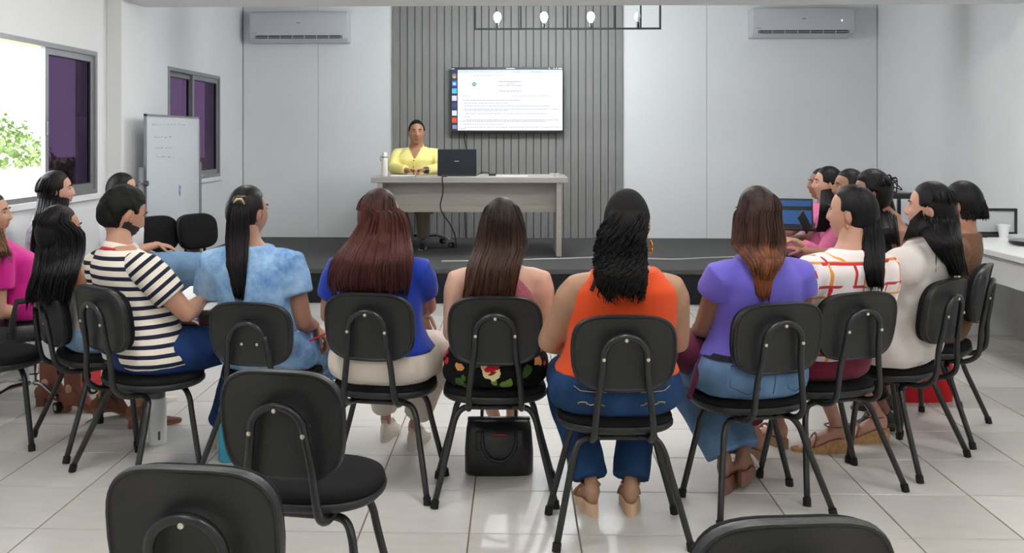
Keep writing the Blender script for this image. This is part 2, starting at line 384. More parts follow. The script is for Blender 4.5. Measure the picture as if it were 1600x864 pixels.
X = lambda v: (v - 104) / (1262 - 104) * tw; Zs = lambda v: th - (v - 100) / (772 - 100) * th
cc = (X(137), Zs(190))
for k, c in enumerate(('e0402f', 'f4c430', '3aa655')):
    m = MB(); pts = [(cc[0], -.0024, cc[1])] + [(cc[0] + .026*math.sin(R(60+120*k+j*12)), -.0024, cc[1] + .026*math.cos(R(60+120*k+j*12))) for j in range(-5, 6)]
    pts = [(p[0], -.0024, p[2]) for p in pts]; m.add(pts + [(p[0], -.0012, p[2]) for p in pts], [tuple(range(len(pts)))[::-1]])
    m.obj('icon', emi('ch' + c, c), scr)
MB().tube([(cc[0], -.0012, cc[1]), (cc[0], -.0032, cc[1])], .011, 16).obj('icon', emi('blue', '3b82f0'), scr)
for (x0, y0, x1, y1) in ((122, 258, 152, 284), ): srect('ltb', x0, y0, x1, y1, 'c9e2ff', 4, .95, scr)
for i in range(3):
    for j in range(3): srect('dots', 120+i*15, 698+j*13, 130+i*15, 706+j*13, 'dfe6f2', 3, .9, scr)
srect('toga', 108, 113, 140, 121, 'dfe6f2', 4, .9, scr)
line_m = '9aa1bd'
rows = [(440, [(225, 820)]), (470, [(235, 690)]), (501, [(240, 1120)]), (534, [(235, 500), (512, 1110), (1130, 1225)]), (547, [(225, 700)]), (580, [(250, 360), (380, 1095)]),
        (611, [(240, 300)]), (643, [(250, 1220)]), (657, [(200, 1080)]), (687, [(230, 440), (460, 645)]), (719, [(240, 1240)]), (734, [(190, 260)]), (397, [(215, 300), (735, 1125)]),
        (186, [(300, 665), (1048, 1058), (1090, 1104), (1128, 1136), (1178, 1190), (1206, 1218)]), (150, [(220, 232), (245, 275), (396, 410), (420, 460), (574, 590), (598, 640), (752, 766), (780, 820), (930, 1050)])]
tx = MB(); rr = random.Random(3)
for y, segs in rows:
    for a_, b_ in segs:
        x = a_
        while x < b_:
            wd = rr.uniform(8, 34); x2 = min(x + wd, b_); h_ = 3.0
            tx.box((X(x), -.0022, Zs(y+h_)), (X(x2), -.0016, Zs(y-h_))); x = x2 + rr.uniform(3, 6)
tx.obj('document_text', emi('text', line_m, .85), scr)['kind'] = 'stuff'
hd = MB()
for y, a_, b_, h_ in ((249, 592, 832, 4), (271, 672, 760, 3), (289, 588, 836, 3), (346, 604, 836, 3.5)):
    x = a_
    while x < b_:
        x2 = min(x + rr.uniform(14, 40), b_); hd.box((X(x), -.0022, Zs(y+h_)), (X(x2), -.0016, Zs(y-h_))); x = x2 + 4
hd.obj('document_heading', emi('head', '8e93a8', .85), scr)
m = MB()
for a_, b_, y0, y1 in ((672, 764, 110, 118), (1112, 1124, 108, 119), (1160, 1174, 108, 119), (1186, 1200, 108, 119), (1210, 1252, 108, 119)): m.box((X(a_), -.0028, Zs(y1)), (X(b_), -.002, Zs(y0)))
m.obj('status_text', emi('dots', 'dfe6f2', .9), scr)
e = (X(342), Zs(276)); m = MB(); m.tube([(e[0], -.0012, e[1]), (e[0], -.0026, e[1])], (.026, .026), 20); crest = m.obj('crest', emi('crest', '8fd3c0', .95), scr)
MB().tube([(e[0]+.018*math.cos(a_), -.003, e[1]+.019*math.sin(a_)) for a_ in [i*math.pi/10 for i in range(20)]], .003, 6, closed=True).obj('crest_ring', emi('crest2', '4d9c8a', .9), scr)
c0 = at_y(727, 207, 10.5); c1 = at_y(728, 234, 10.5)
tag(MB().tube([(c0.x, 10.5, c0.z+.05), (c0.x-.012, 10.51, c0.z-.06), (c0.x, 10.52, c0.z-.14), (c1.x+.01, 10.53, c1.z), (c1.x-.02, 10.54, .75), (c1.x, 10.5, SH+.006)], .005, 6).obj('television_cable', rubber, None, True), 'thin black cable hanging down the slats below the television', 'cable')

# ------------------------------------------------------------------ desk and what is on it
desk_m = mat('grey_beige_laminate', 'a8a39b', .45, .4, var=.07, vscale=3, stretch=(1, 8, 8))
DZ = SH + .787
t = thing('desk', 'long grey laminate presenter desk with panel legs on the stage', 'desk', (-.455, 9.2, SH))
H_ = .787
MB().box((-.96, -.36, H_-.056), (.965, .38, H_), bevel=.004).obj('desktop', desk_m, t)
MB().box((-.90, -.34, .012), (-.85, .34, H_-.056), bevel=.002).obj('leg', desk_m, t)
MB().box((.85, -.34, .012), (.90, .34, H_-.056), bevel=.002).obj('leg', desk_m, t)
MB().box((-.85, -.16, .43), (.85, -.14, H_-.056)).obj('modesty_panel', desk_m, t)
MB().box((-.85, -.18, .43), (.85, -.155, .50), bevel=.002).obj('lower_rail', desk_m, t)
for x in (-.875, .875):
    for y in (-.31, .31): MB().lathe([(.016, 0), (.016, .012)], (x, y, 0), 12).obj('foot', black_plastic, t)
def on_desk(x, y): p = at_z(x, y, DZ); return p
# laptop seen from behind
p = on_desk(716, 274); 
t = thing('laptop', 'black open laptop on the desk with its back to the room', 'laptop', (p.x, 9.06, DZ), R(4))
lid = MB(); lid.box((-.195, 0, 0), (.195, .008, .262), bevel=.003); lo = lid.obj('lid', mat('laptop_lid', '10141e', .55, .25), t); lo.rotation_euler.x = R(-12) ; lo.location = (0, 0, .012)
MB().box((-.026, -.0012, .135), (.02, .0, .145), bevel=.0005).obj('logo', mat('silver_logo', '77808c', .3), lo)
MB().box((-.195, 0, 0), (.195, .26, .02), bevel=.004).obj('base', black_plastic, t)
MB().box((-.17, .05, .0195), (.17, .17, .0215)).obj('keyboard', rubber, t)
def bottle(name, label, loc, r, h, bm_, cm, loop=False, body_h=.8, cap_h=.18, stripe=False):
    t = thing(name, label, 'bottle', loc)
    MB().lathe([(r*.9, 0), (r, .006), (r, h*body_h-.02), (r*.92, h*body_h-.004), (r*.8, h*body_h)], n=28).obj('flask', bm_, t, True)
    MB().lathe([(r*.72, h*body_h), (r*.85, h*body_h+.004), (r*.86, h-.01), (r*.74, h), ], n=28).obj('cap', cm, t, True)
    if loop: MB().tube([(-r*.8, 0, h*.83), (-r*1.3, 0, h*.84), (-r*1.5, 0, h*.7), (-r*1.25, 0, h*.62)], .003, 6).obj('strap_loop', mat('dark_strap', '35322e', .7), t, True); MB().lathe([(r*1.01, h*body_h-.002), (r*1.01, h*body_h+.006)], n=28).obj('band', mat('dark_strap', '35322e', .7), t, True)
    return t
cream = mat('cream_white_plastic', 'e4e1d6', .35)
p = on_desk(602, 274.5); bottle('water_bottle', 'white bottle with wrist loop at the left end of the desk', (p.x, 9.12, DZ), .031, .238, cream, cream, True, .78)
p = on_desk(634, 274); t = thing('notebook', 'thin notebook lying open on the desk before the speaker', 'notebook', (p.x, 9.0, DZ), R(3))
MB().box((-.13, -.09, 0), (.13, .09, .004)).obj('cover', mat('dark_cover', '262a33', .5), t); MB().box((-.12, -.085, .004), (.12, .085, .010)).obj('page', mat('paper', 'e9e9e6', .8), t)
p = on_desk(770, 273); tag(MB().box((-.035, -.03, 0), (.035, .03, .022), bevel=.004).obj('network_box', black_plastic), 'small black electronic box on the desk right of the laptop', 'electronic box').location = (p.x, 9.2, DZ)
p = on_desk(697, 275); t = tag(MB().box((-.028, -.018, 0), (.028, .018, .018), bevel=.004).obj('cable_adapter', black_plastic), 'small black cable adapter on the front edge of the desk', 'adapter'); t.location = (p.x, 8.89, DZ)
q = p.copy(); P = lambda x, y, Y=8.815: tuple(at_y(x, y, Y))
pts = [(p.x-.01, 8.875, DZ+.006), (p.x-.012, 8.835, DZ+.003), (p.x-.015, 8.82, DZ-.02), P(692, 300), P(688, 322), P(693, 336), P(703, 350), P(710, 365)]
end = at_z(709, 386, SH+.006); pts += [(end.x+.02, end.y, SH+.06), (end.x, end.y-.02, SH+.006), (end.x-.3, end.y-.1, SH+.006)]
def smooth_path(pts, n=6):
    P = [Vector(p) for p in pts]; out = []
    for i in range(len(P)-1):
        a, b, c, d = P[max(i-1, 0)], P[i], P[i+1], P[min(i+2, len(P)-1)]
        for k in range(n):
            t_ = k / n; out.append(.5*((2*b)+(c-a)*t_+(2*a-5*b+4*c-d)*t_*t_+(3*b-a-3*c+d)*t_**3))
    return out + [P[-1]]
tag(MB().tube(smooth_path(pts), .006, 6).obj('laptop_cable', rubber, None, True), 'black cable drooping over the desk front down to the stage', 'cable')
p = on_desk(750, 272.5)
tag(MB().tube(smooth_path([(p.x-.02, 9.25, DZ+.004), (p.x+.03, 9.22, DZ+.03), (p.x+.08, 9.24, DZ+.03), (p.x+.12, 9.25, DZ+.008), (p.x+.16, 9.25, DZ+.004)]), .004, 6).obj('short_cable', rubber, None, True), 'short curled black cable between the laptop and the black box', 'cable')
for k, x in enumerate((861, 869)):
    p = on_desk(x, 274); t = thing('coffee_cup', ['small white plastic cup on the desk end, the left of two', 'small white plastic cup on the desk end, the right of two'][k], 'cup', (p.x, 9.05, DZ), group='cups on the desk')
    MB().lathe([(.018, 0), (.026, .03), (.027, .031), (.024, .03), (.016, .004)], n=18).obj('cup', white_p, t, True)
p = on_desk(800, 273); tag(MB().box((-.16, -.1, 0), (.16, .1, .003)).obj('paper_sheet', mat('paper', 'e9e9e6', .8)), 'white sheet of paper lying on the middle of the desk', 'paper').location = (p.x, 9.12, DZ)
# white cable over the stage
cab = mat('white_cable', 'c9cac8', .5)
pts = [at_z(x, y, SH+.005) for x, y in ((690, 408), (760, 407), (870, 404), (960, 402), (1045, 405), (1100, 403), (1150, 401))]
tag(MB().tube(smooth_path(pts), .006, 6).obj('floor_cable', cab, None, True), 'white cable running across the dark carpet in front of the desk', 'cable')

# ------------------------------------------------------------------ whiteboard
Y0, Y1 = 7.42, 8.62; XW = -2.955
p0 = at_t(228, 180, 7.46)
t = thing('whiteboard', 'tall portable whiteboard on a metal stand by the left wall', 'whiteboard', (XW, 8.0, 0))
def wbp(x, y):   # point of the board's plane
    d = ray(x, y); k = XW / d.x; return d * k + Vector((0, 0, CAM_H))
c = [wbp(228, 180), wbp(311, 185), wbp(315, 341), wbp(232, 360)]
y0, y1 = c[0].y - 8, c[1].y - 8; z0, z1 = (c[2].z + c[3].z)/2, (c[0].z + c[1].z)/2
wbm = mat('whiteboard_enamel', 'cdd3d8', .12, .5); 
MB().box((-.006, y0, z0), (0, y1, z1)).obj('board', wbm, t)
m = MB(); frame(m, y0-.012, y1+.012, z0-.012, z1+.012, .016, -.012, .006); m.obj('board_frame', alu, t)
for yy in (y0-.012, y1-.01):
    for zz in (z0-.014, z1-.008): MB().box((-.014, yy, zz), (.009, yy+.022, zz+.022), bevel=.002).obj('corner_cap', mat('grey_plastic', '55585c', .5), t)
MB().box((-.005, y0+.2, z0-.05), (.06, y1-.1, z0-.03), bevel=.003).obj('pen_tray', alu, t)
for yy in (y0-.055, y1+.055):
    MB().box((-.03, yy-.02, .07), (.0, yy+.02, 1.25), bevel=.003).obj('upright', alu, t)
    MB().box((-.2, yy-.02, .05), (.26, yy+.02, .08), bevel=.003).obj('foot_bar', black_metal, t)
    MB().tube([(-.015, yy-.03, 1.12), (-.015, yy+.06, 1.12)], .016, 12).obj('pivot', chrome, t, True)
    for xx in (-.18, .24): MB().tube([(xx, yy-.012, .026), (xx, yy+.012, .026)], .026, 14).obj('castor', rubber, t, True)
MB().box((-.03, y0-.05, .42), (-.005, y1+.05, .46)).obj('cross_bar', black_metal, t)
MB().tube([(.0, y0-.03, 1.12), (.03, y0-.03, 1.12)], .022, 14).obj('clamp_knob', mat('grey_plastic', '55585c', .5), t, True)
ink = mat('faded_ink', 'a9b3bd', .6); wr = random.Random(9)
for (xa, xb, yy) in ((237, 287, 195), (241, 265, 214), (242, 268, 231), (245, 270, 245)):
    m = MB(); x = xa
    while x < xb:
        pts = []
        for k in range(5): q = wbp(x + k*.8, yy + wr.uniform(-1.6, 1.6)); pts.append((.001, q.y-8, q.z))
        m.tube(pts, .0016, 4); x += wr.uniform(4, 6)
    m.obj('handwriting', ink, t)
m = MB(); 
for k in range(5):
    q = [wbp(281 + wr.uniform(-2, 2), 290 + i*5 + wr.uniform(-2, 2)) for i in range(4)]; m.tube([(.001, a_.y-8, a_.z) for a_ in q], .003, 4)
m.obj('ink_smudge', mat('blue_smudge', '8f9fd0', .6), t)

# ------------------------------------------------------------------ right counter
cnt = mat('white_laminate', 'dcdedd', .35, .45)
t = thing('counter', 'white built-in counter along the right wall', 'counter', (0, 0, 0))
MB().box((3.12, 4.3, .71), (XR-.004, 7.04, .75), bevel=.004).obj('countertop', cnt, t)
MB().box((3.16, 4.35, .53), (3.19, 6.98, .71)).obj('apron', cnt, t)
MB().box((3.3, 6.93, 0), (XR-.004, 6.96, .71)).obj('end_panel', cnt, t)
MB().box((3.75, 4.35, 0), (3.78, 6.93, .71)).obj('back_panel', cnt, t)
cp = at_z(1568, 371, .75)
u = thing('paper_cup', 'white disposable cup standing on the white counter', 'cup', (cp.x, cp.y, .75)); MB().lathe([(.028, 0), (.042, .088), (.046, .09), (.046, .094), (.040, .093), (.026, .004)], n=24).obj('cup', white_p, u, True)
cp = at_z(1518, 371, .75); u = thing('marker_pen', 'black marker with a yellow end lying on the counter', 'marker', (cp.x+.05, cp.y, .75), R(-8))
MB().tube([(-.12, 0, .012), (-.02, 0, .012)], .010, 12).obj('barrel', mat('yellow_plastic', 'b9a640', .4), u, True); MB().tube([(-.02, 0, .013), (.06, 0, .013)], .013, 12).obj('cap', black_plastic, u, True)
cp = at_z(1594, 383, .75); u = thing('metal_tray', 'stack of shallow grey metal trays at the right edge on the counter', 'tray', (cp.x+.08, cp.y, .75))
for k in range(3): MB().lathe([(.09, .002+k*.01), (.14, .012+k*.01), (.145, .013+k*.01), (.135, .013+k*.01), (.085, .006+k*.01)], n=28).obj('tray', alu, u, True)
u = thing('monitor', 'black-framed blank monitor standing on the far end of the counter', 'monitor', (3.53, 6.85, .75), R(-2))
mw, mh = .19, .19
m = MB(); m.box((-mw, -.012, .02), (mw, .012, .035+.0)); m.box((-mw, -.012, mh), (mw, .012, mh+.02)); m.box((-mw, -.012, .02), (-mw+.018, .012, mh+.02)); m.box((mw-.018, -.012, .02), (mw, .012, mh+.02)); m.obj('bezel', black_plastic, u)
MB().box((-mw+.015, -.004, .03), (mw-.015, .01, mh+.004)).obj('screen', mat('pale_panel', 'b9bdc0', .4), u)
MB().box((-.1, -.05, 0), (.1, .06, .022), bevel=.004).obj('stand', black_plastic, u)
m = MB(); a_ = at_z(1510, 366, .752); m.tube([(a_.x-.07, a_.y, .756), (a_.x, a_.y, .83), (a_.x+.07, a_.y, .756)], .003, 6); m.tube([(a_.x-.07, a_.y, .756), (a_.x+.07, a_.y, .756)], .003, 6)
tag(m.obj('wire_stand', white_p, None, True), 'small white wire easel on the counter beside the monitor', 'stand')
# equipment table at the back right
t = thing('equipment_table', 'black metal-framed table near the right wall, on the stage', 'table', (3.72, 9.1, SH))
zt = at_t(1400, 300, 9.0).z - SH
for x in (-.3, .18):
    for y in (-.25, .25): MB().box((x-.015, y-.015, 0), (x+.015, y+.015, zt-.02)).obj('leg', black_metal, t)
for y in (-.25, .25): MB().box((-.315, y-.015, zt-.05), (.195, y+.015, zt-.02)).obj('rail', black_metal, t)
MB().box((-.32, -.27, zt-.02), (.2, .27, zt)).obj('tabletop', mat('dark_board', '2c2d2f', .5), t)
MB().box((-.3, -.2, .22), (.18, .2, .24)).obj('shelf', mat('dark_board', '2c2d2f', .5), t)
rr = random.Random(4)
for k in range(4):
    pts = []; x, y = 3.5 + rr.uniform(-.04, .1), 8.95
    for i in range(7): pts.append((x + rr.uniform(-.05, .26), y + rr.uniform(-.08, .1), SH + zt + .008 + (rr.uniform(.02, .17) if 0 < i < 6 else 0)))
    tag(MB().tube(smooth_path(pts), .006, 6).obj('tangled_cable', rubber, None, True), 'black cable in the tangled heap on the equipment table', 'cable', 'cable heap on the equipment table')
tag(MB().box((-.09, -.06, 0), (.09, .06, .03), bevel=.004).obj('router', white_p), 'flat white network router among the cables on the equipment table', 'router').location = (3.78, 9.0, SH+zt)
# ------------------------------------------------------------------ chairs
def superell(w, h, n=2.6, K=36, wb=1.0):
    pts = []
    for i in range(K):
        a = 2 * math.pi * i / K; c, s = math.cos(a), math.sin(a)
        x = w * abs(c) ** (2/n) * (1 if c > 0 else -1); z = h * abs(s) ** (2/n) * (1 if s > 0 else -1)
        if z < 0: x *= 1 - (1 - wb) * (-z / h)
        pts.append((x, z))
    return pts
def back_ring(pts, k, y, zc, tilt, curve=.55):
    out = []
    for x, z in pts:
        x, z = x * k, z * k; yy = y + curve * x * x
        out.append((x, yy - z * math.sin(tilt), zc + z * math.cos(tilt)))
    return out
def chair_proto(bw=.385, bh=.292, top=.862, ut=.778, inner=False):
    t = thing('office_chair', 'x', 'chair')
    tilt = R(9); pts = superell(bw/2, bh/2, 3.5, 44, .95); zc = top - bh/2; y0 = -.235
    ty = lambda z: y0 - (z - zc) * math.tan(tilt)
    m = MB(); m.rings([back_ring(pts, k, y0 + dy, zc, tilt) for k, dy in ((.90, -.018), (.935, -.020), (.955, -.026), (.985, -.026), (1.0, -.017), (1.0, -.004), (.97, .004))])
    m.obj('backrest_shell', black_plastic, t, True, 50)
    m = MB(); m.rings([back_ring(pts, k, y0 + dy, zc, tilt) for k, dy in ((.965, 0), (.975, .012), (.95, .026), (.85, .036), (.6, .042), (.3, .044))]); m.obj('backrest', black_fabric, t, True, None)
    sp = superell(.222, .205, 2.4, 40)
    def sr(k, z, dip=0): return [(x*k, .015 + y*k, z - dip * 0 + (.012 * (-(y*k)/.2) if y < 0 else 0)) for x, y in sp]
    m = MB(); m.rings([sr(.8, .388), (sr(.95, .390)), sr(1.0, .400), sr(1.005, .412), sr(.985, .418)]); m.obj('seat_shell', black_plastic, t, True, 50)
    m = MB(); m.rings([sr(.97, .415), sr(.985, .428), sr(.96, .442), sr(.85, .450), sr(.6, .452), sr(.3, .450)]); m.obj('seat', black_fabric, t, True, None)
    # bent tube that carries the backrest
    r = .0125; yb = lambda z: ty(z) - .026 - r; P = []
    w1 = .078; zc2 = ut - w1 + .01
    half = [(-.108, .08, .378), (-.108, -.12, .378), (-.108, -.18, .385), (-.107, -.222, .41), (-.105, -.242, .45), (-.095, yb(.55), .55), (-.082, yb(.64), .64), (-w1, yb(zc2), zc2)]
    arc = [(-w1 * math.cos(a), yb(zc2 + w1 * math.sin(a)) , zc2 + w1 * .95 * math.sin(a)) for a in [math.pi * i / 10 for i in range(1, 10)]]
    path = half + arc + [(-x, y, z) for x, y, z in reversed(half)]
    MB().tube(smooth_path(path, 3), r, 10).obj('backrest_tube', black_metal, t, True, None)
    sc_ = [(-.035, .60), (.035, .60)] if inner else [(0, ut - .004), (-.079, ut - .075), (.079, ut - .075)]
    for x, z in sc_:
        y = (ty(z) - .019) if inner else yb(z) - r
        MB().tube([(x, y + .004, z), (x, y - .003, z), (x, y - .0045, z)], [.0065, .0065, .003], 10).obj('screw', screw_m, t, True)
    # leg frames: two bent tubes
    for side, (cy, fy, fx) in enumerate(((-.10, -.235, .245), (.09, .09, .25))):
        MB().tube([(-.07, cy, .370), (.07, cy, .370)], .0128, 10).obj('crossbar', black_metal, t, True, None)
        for s in (-1, 1):
            pth = [(s*.068, cy, .370), (s*.11, cy, .369), (s*.145, cy - .002, .355), (s*.168, cy + (fy-cy)*.15, .318), (s*.185, cy + (fy-cy)*.32, .25), (s*fx, fy, .012)]
            lg = MB().tube(smooth_path(pth, 3), .0128, 10).obj('leg', black_metal, t, True, None)
            MB().tube([(s*(fx-.004), fy + (cy-fy)*.05, .03), (s*fx, fy, .0)], .0162, 12).obj('rubber_foot', rubber, lg, True, 40)
    return t
PROTO = {'A': chair_proto(), 'B': chair_proto(.378, .29, .788, .69, True), 'C': chair_proto(.372, .335, .845, .738)}
used = set()
def chair(kind, X, Y, deg, label, group='chairs of the audience semicircle', z=0):
    c = PROTO[kind] if kind not in used else copy_tree(PROTO[kind]); used.add(kind)
    c.location = (X, Y, z); c.rotation_euler = (0, 0, R(deg)); tag(c, label, 'chair', group); return c
G1 = 'chairs of the audience semicircle'
CH = dict(orange=(.382, 3.519, 2), floral=(-.089, 3.885, 1.4), blue=(-.569, 3.944, -8), purple=(.955, 3.77, 14.8), pattern=(1.335, 4.011, 19), white=(1.771, 4.305, 42),
          brown=(2.135, 4.735, 55), stripe=(-1.644, 4.045, -36), tank=(-2.06, 4.44, -46), denim=(-1.115, 4.13, -8))
for k, kind, lab in (('orange', 'A', 'black chair under the woman in the orange sleeveless top'), ('floral', 'A', 'black chair under the woman in floral shorts, handbag beneath it'),
                     ('blue', 'A', 'black chair under the woman in the royal blue shirt'), ('purple', 'A', 'black chair under the woman in the purple blouse and jeans'),
                     ('pattern', 'A', 'black chair under the woman in the red and orange line-pattern blouse'), ('white', 'A', 'black chair under the woman in the long white blouse'),
                     ('brown', 'A', 'black chair under the woman in the brown sweater'), ('stripe', 'A', 'black chair under the man in the striped polo shirt'),
                     ('tank', 'B', 'black chair under the long-haired woman in the grey tank top'), ('denim', 'B', 'black chair under the ponytailed woman in the light denim dress')):
    chair(kind, *CH[k], lab)
G2 = 'empty black chairs near the camera'
chair('C', -.632, 2.80, -8, 'empty black chair with its seat visible, behind the row', G2)
chair('C', -.632, 2.06, -5, 'empty black chair cut off at the bottom left of the photo', G2)
chair('C', .462, 1.84, 5, 'empty black chair backrest cut off at the bottom right edge', G2)
a = at_t(248, 356, 7.25); G3 = 'empty chairs before the whiteboard'
chair('A', a.x+.2, a.y-.13, -118, 'empty black chair by the whiteboard, the left of two', G3)
a = at_t(307, 369, 7.45); chair('A', a.x+.2, a.y-.13, -122, 'empty black chair by the whiteboard, the right of two', G3)
for X, Y, d, l in ((2.26, 5.35, 80, 'black chair under the woman with loose black hair and bare shoulder'), (2.24, 5.97, 84, 'black chair under the person mostly hidden between two dark-haired women'), (2.28, 6.55, 88, 'black chair under the woman in the pink top'), (2.30, 7.15, 90, 'black chair under the farthest person of the right row')):
    chair('A', X, Y, d, l)
chair('A', -2.55, 4.35, -40, 'black chair at the left photo edge, only one foot in view')
# swivel chairs
def swivel(name, label, loc, rz, arms=True, scale=1):
    t = thing(name, label, 'chair', loc, rz); lea = mat('black_leatherette', (.013,.013,.014,1), .4, .5)
    for i in range(5):
        a = R(72*i + 20); d = Vector((math.cos(a), math.sin(a), 0))
        ba = MB().tube([d*.03 + Vector((0,0,.115)), d*.15 + Vector((0,0,.12)), d*.3 + Vector((0,0,.08))], [(.014,.022), (.013,.02), (.011,.014)], 10).obj('base_arm', chrome, t, True)
        w_ = MB(); q = d*.31; sd = Vector((-d.y, d.x, 0)); w_.tube([q + sd*.022 + Vector((0,0,.029)), q - sd*.022 + Vector((0,0,.029))], .029, 18); w_.obj('castor', rubber, ba, True, 40)
        MB().tube([q + sd*.0235 + Vector((0,0,.029)), q - sd*.0235 + Vector((0,0,.029))], .016, 14).obj('wheel_hub', chrome, ba, True, 40)
    MB().lathe([(.04, .1), (.035, .16), (.026, .165), (.026, .36)], n=16).obj('gas_column', chrome, t, True, 40)
    MB().box((-.1, -.1, .36), (.1, .1, .39)).obj('seat_plate', black_metal, t)
    sp = superell(.25, .24, 3.2, 32)
    MB().rings([[(x*k, y*k, z) for x, y in sp] for k, z in ((.9, .39), (1, .41), (1, .45), (.93, .475), (.6, .485))]).obj('seat', lea, t, True)
    bp_ = superell(.23, .25, 3, 32)
    MB().rings([back_ring(bp_, k, -.25+dy, .78, R(8), .5) for k, dy in ((.92, -.03), (1, -.015), (1, .012), (.9, .03), (.5, .035))]).obj('backrest', lea, t, True)
    MB().box((-.03, -.30, .38), (.03, -.27, .7)).obj('backrest_post', black_metal, t)
    if arms:
        for s in (-1, 1): MB().tube([(s*.24, -.12, .42), (s*.30, -.12, .5), (s*.30, -.1, .62), (s*.30, .12, .63)], .018, 8, round_ends=True).obj('armrest', black_plastic, t, True)
    return t
ca = at_z(68, 628, 0)
swivel('swivel_chair', 'black swivel armchair with chrome base under the woman in pink', (-2.72, 5.05, 0), R(-58))
sp_ = at_t(648, 230, 9.9)
swivel('swivel_chair', 'swivel chair with chrome castor base behind the desk', (sp_.x+.12, 9.75, SH), R(180), False)

# ------------------------------------------------------------------ floor things
dk = mat('dark_grey_lid', '53575c', .5)
p = at_z(241, 697, 0); b_ = bottle('thermos_bottle', 'tall white thermos bottle with grey lid on the floor tiles', (p.x, p.y+.04, 0), .043, .275, mat('white_enamel', 'd9dbdc', .3), dk, body_h=.82)
MB().box((.02, -.0435, .03), (.028, -.035, .07)).obj('logo', dk, b_)
p = at_z(352, 724, 0)
tq = bpy.data.materials.new('turquoise_translucent_plastic'); tq.use_nodes = True; b0 = tq.node_tree.nodes['Principled BSDF']; b0.inputs['Base Color'].default_value = srgb('3fb8d8'); b0.inputs['Roughness'].default_value = .15; b0.inputs['Transmission Weight'].default_value = .35
bottle('turquoise_bottle', 'turquoise translucent water bottle on the floor behind a chair leg', (p.x, p.y+.045, 0), .045, .30, tq, tq, body_h=.85)
# handbag
p = at_z(779, 747, 0); lea = mat('black_bag_leather', (.012,.012,.013,1), .38, .5, bump=.2, bscale=120)
t = thing('handbag', 'black leather handbag standing on the tiles under a chair', 'handbag', (p.x, p.y+.09, 0), R(2))
rg = []
for z, wx, wy in ((0, .145, .07), (.01, .152, .078), (.1, .153, .08), (.19, .146, .062), (.222, .140, .035), (.232, .135, .022)):
    rg.append([(x, y, z) for x, y in superell(wx, wy, 4.5, 32)])
MB().rings(rg).obj('bag_body', lea, t, True, 50)
for s, (z0, zt_) in ((-1, (.2, -1)), (1, (.2, .36))):
    if s > 0: pth = [(-.075, .03, .2), (-.075, .03, .27), (-.055, .035, .34), (0, .035, .375), (.055, .035, .34), (.075, .03, .27), (.075, .03, .2)]
    else: pth = [(-.075, -.066, .185), (-.072, -.085, .14), (-.045, -.09, .09), (0, -.09, .072), (.045, -.09, .09), (.072, -.085, .14), (.075, -.066, .185)]
    MB().tube(smooth_path(pth, 4), .0075, 8).obj('handle', lea, t, True, None)
MB().box((-.03, -.071, .178), (.03, -.063, .183)).obj('red_lining', mat('red_lining', 'c0232c', .6), t)
for x in (-.09, .09): MB().box((x-.012, -.082, .12), (x+.012, -.06, .2), bevel=.003).obj('strap_tab', lea, t)
MB().box((-.14, -.015, .228), (.14, .015, .24), bevel=.004).obj('zip_top', lea, t)
# red bag and red box
a = at_z(1405, 631, 0); b = at_z(1492, 627, 0)
t = thing('red_bag', 'bright red shopping bag on the floor behind the white-blouse chair', 'bag', ((a.x+b.x)/2, a.y+.1, 0), R(4))
wd = (b.x-a.x)/2; rg = [[(x*(1+.05*math.sin(z*30+x*20)), y, z) for x, y in superell(wd*k, .075*k2, 4, 28)] for z, k, k2 in ((0, .97, 1), (.02, 1, 1), (.15, .98, .9), (.27, 1.02, .6), (.3, 1.03, .45))]
redm = mat('red_bag', 'c41420', .55, .3); MB().rings(rg).obj('bag_body', redm, t, True, 60)
MB().tube(smooth_path([(-.06, -.03, .28), (-.05, -.03, .36), (0, -.03, .4), (.05, -.03, .36), (.06, -.03, .28)], 4), .005, 6).obj('handle', redm, t, True)
p = at_z(120, 608, 0); t = thing('red_box', 'red and white box on the floor at left behind the chairs', 'box', (p.x, p.y+.06, 0), R(-15))
MB().box((-.03, -.05, 0), (.1, .05, .11), bevel=.003).obj('carton', mat('red_carton', 'b5202a', .5), t); MB().box((-.06, -.05, 0), (-.03, .05, .11), bevel=.003).obj('white_side', white_p, t)
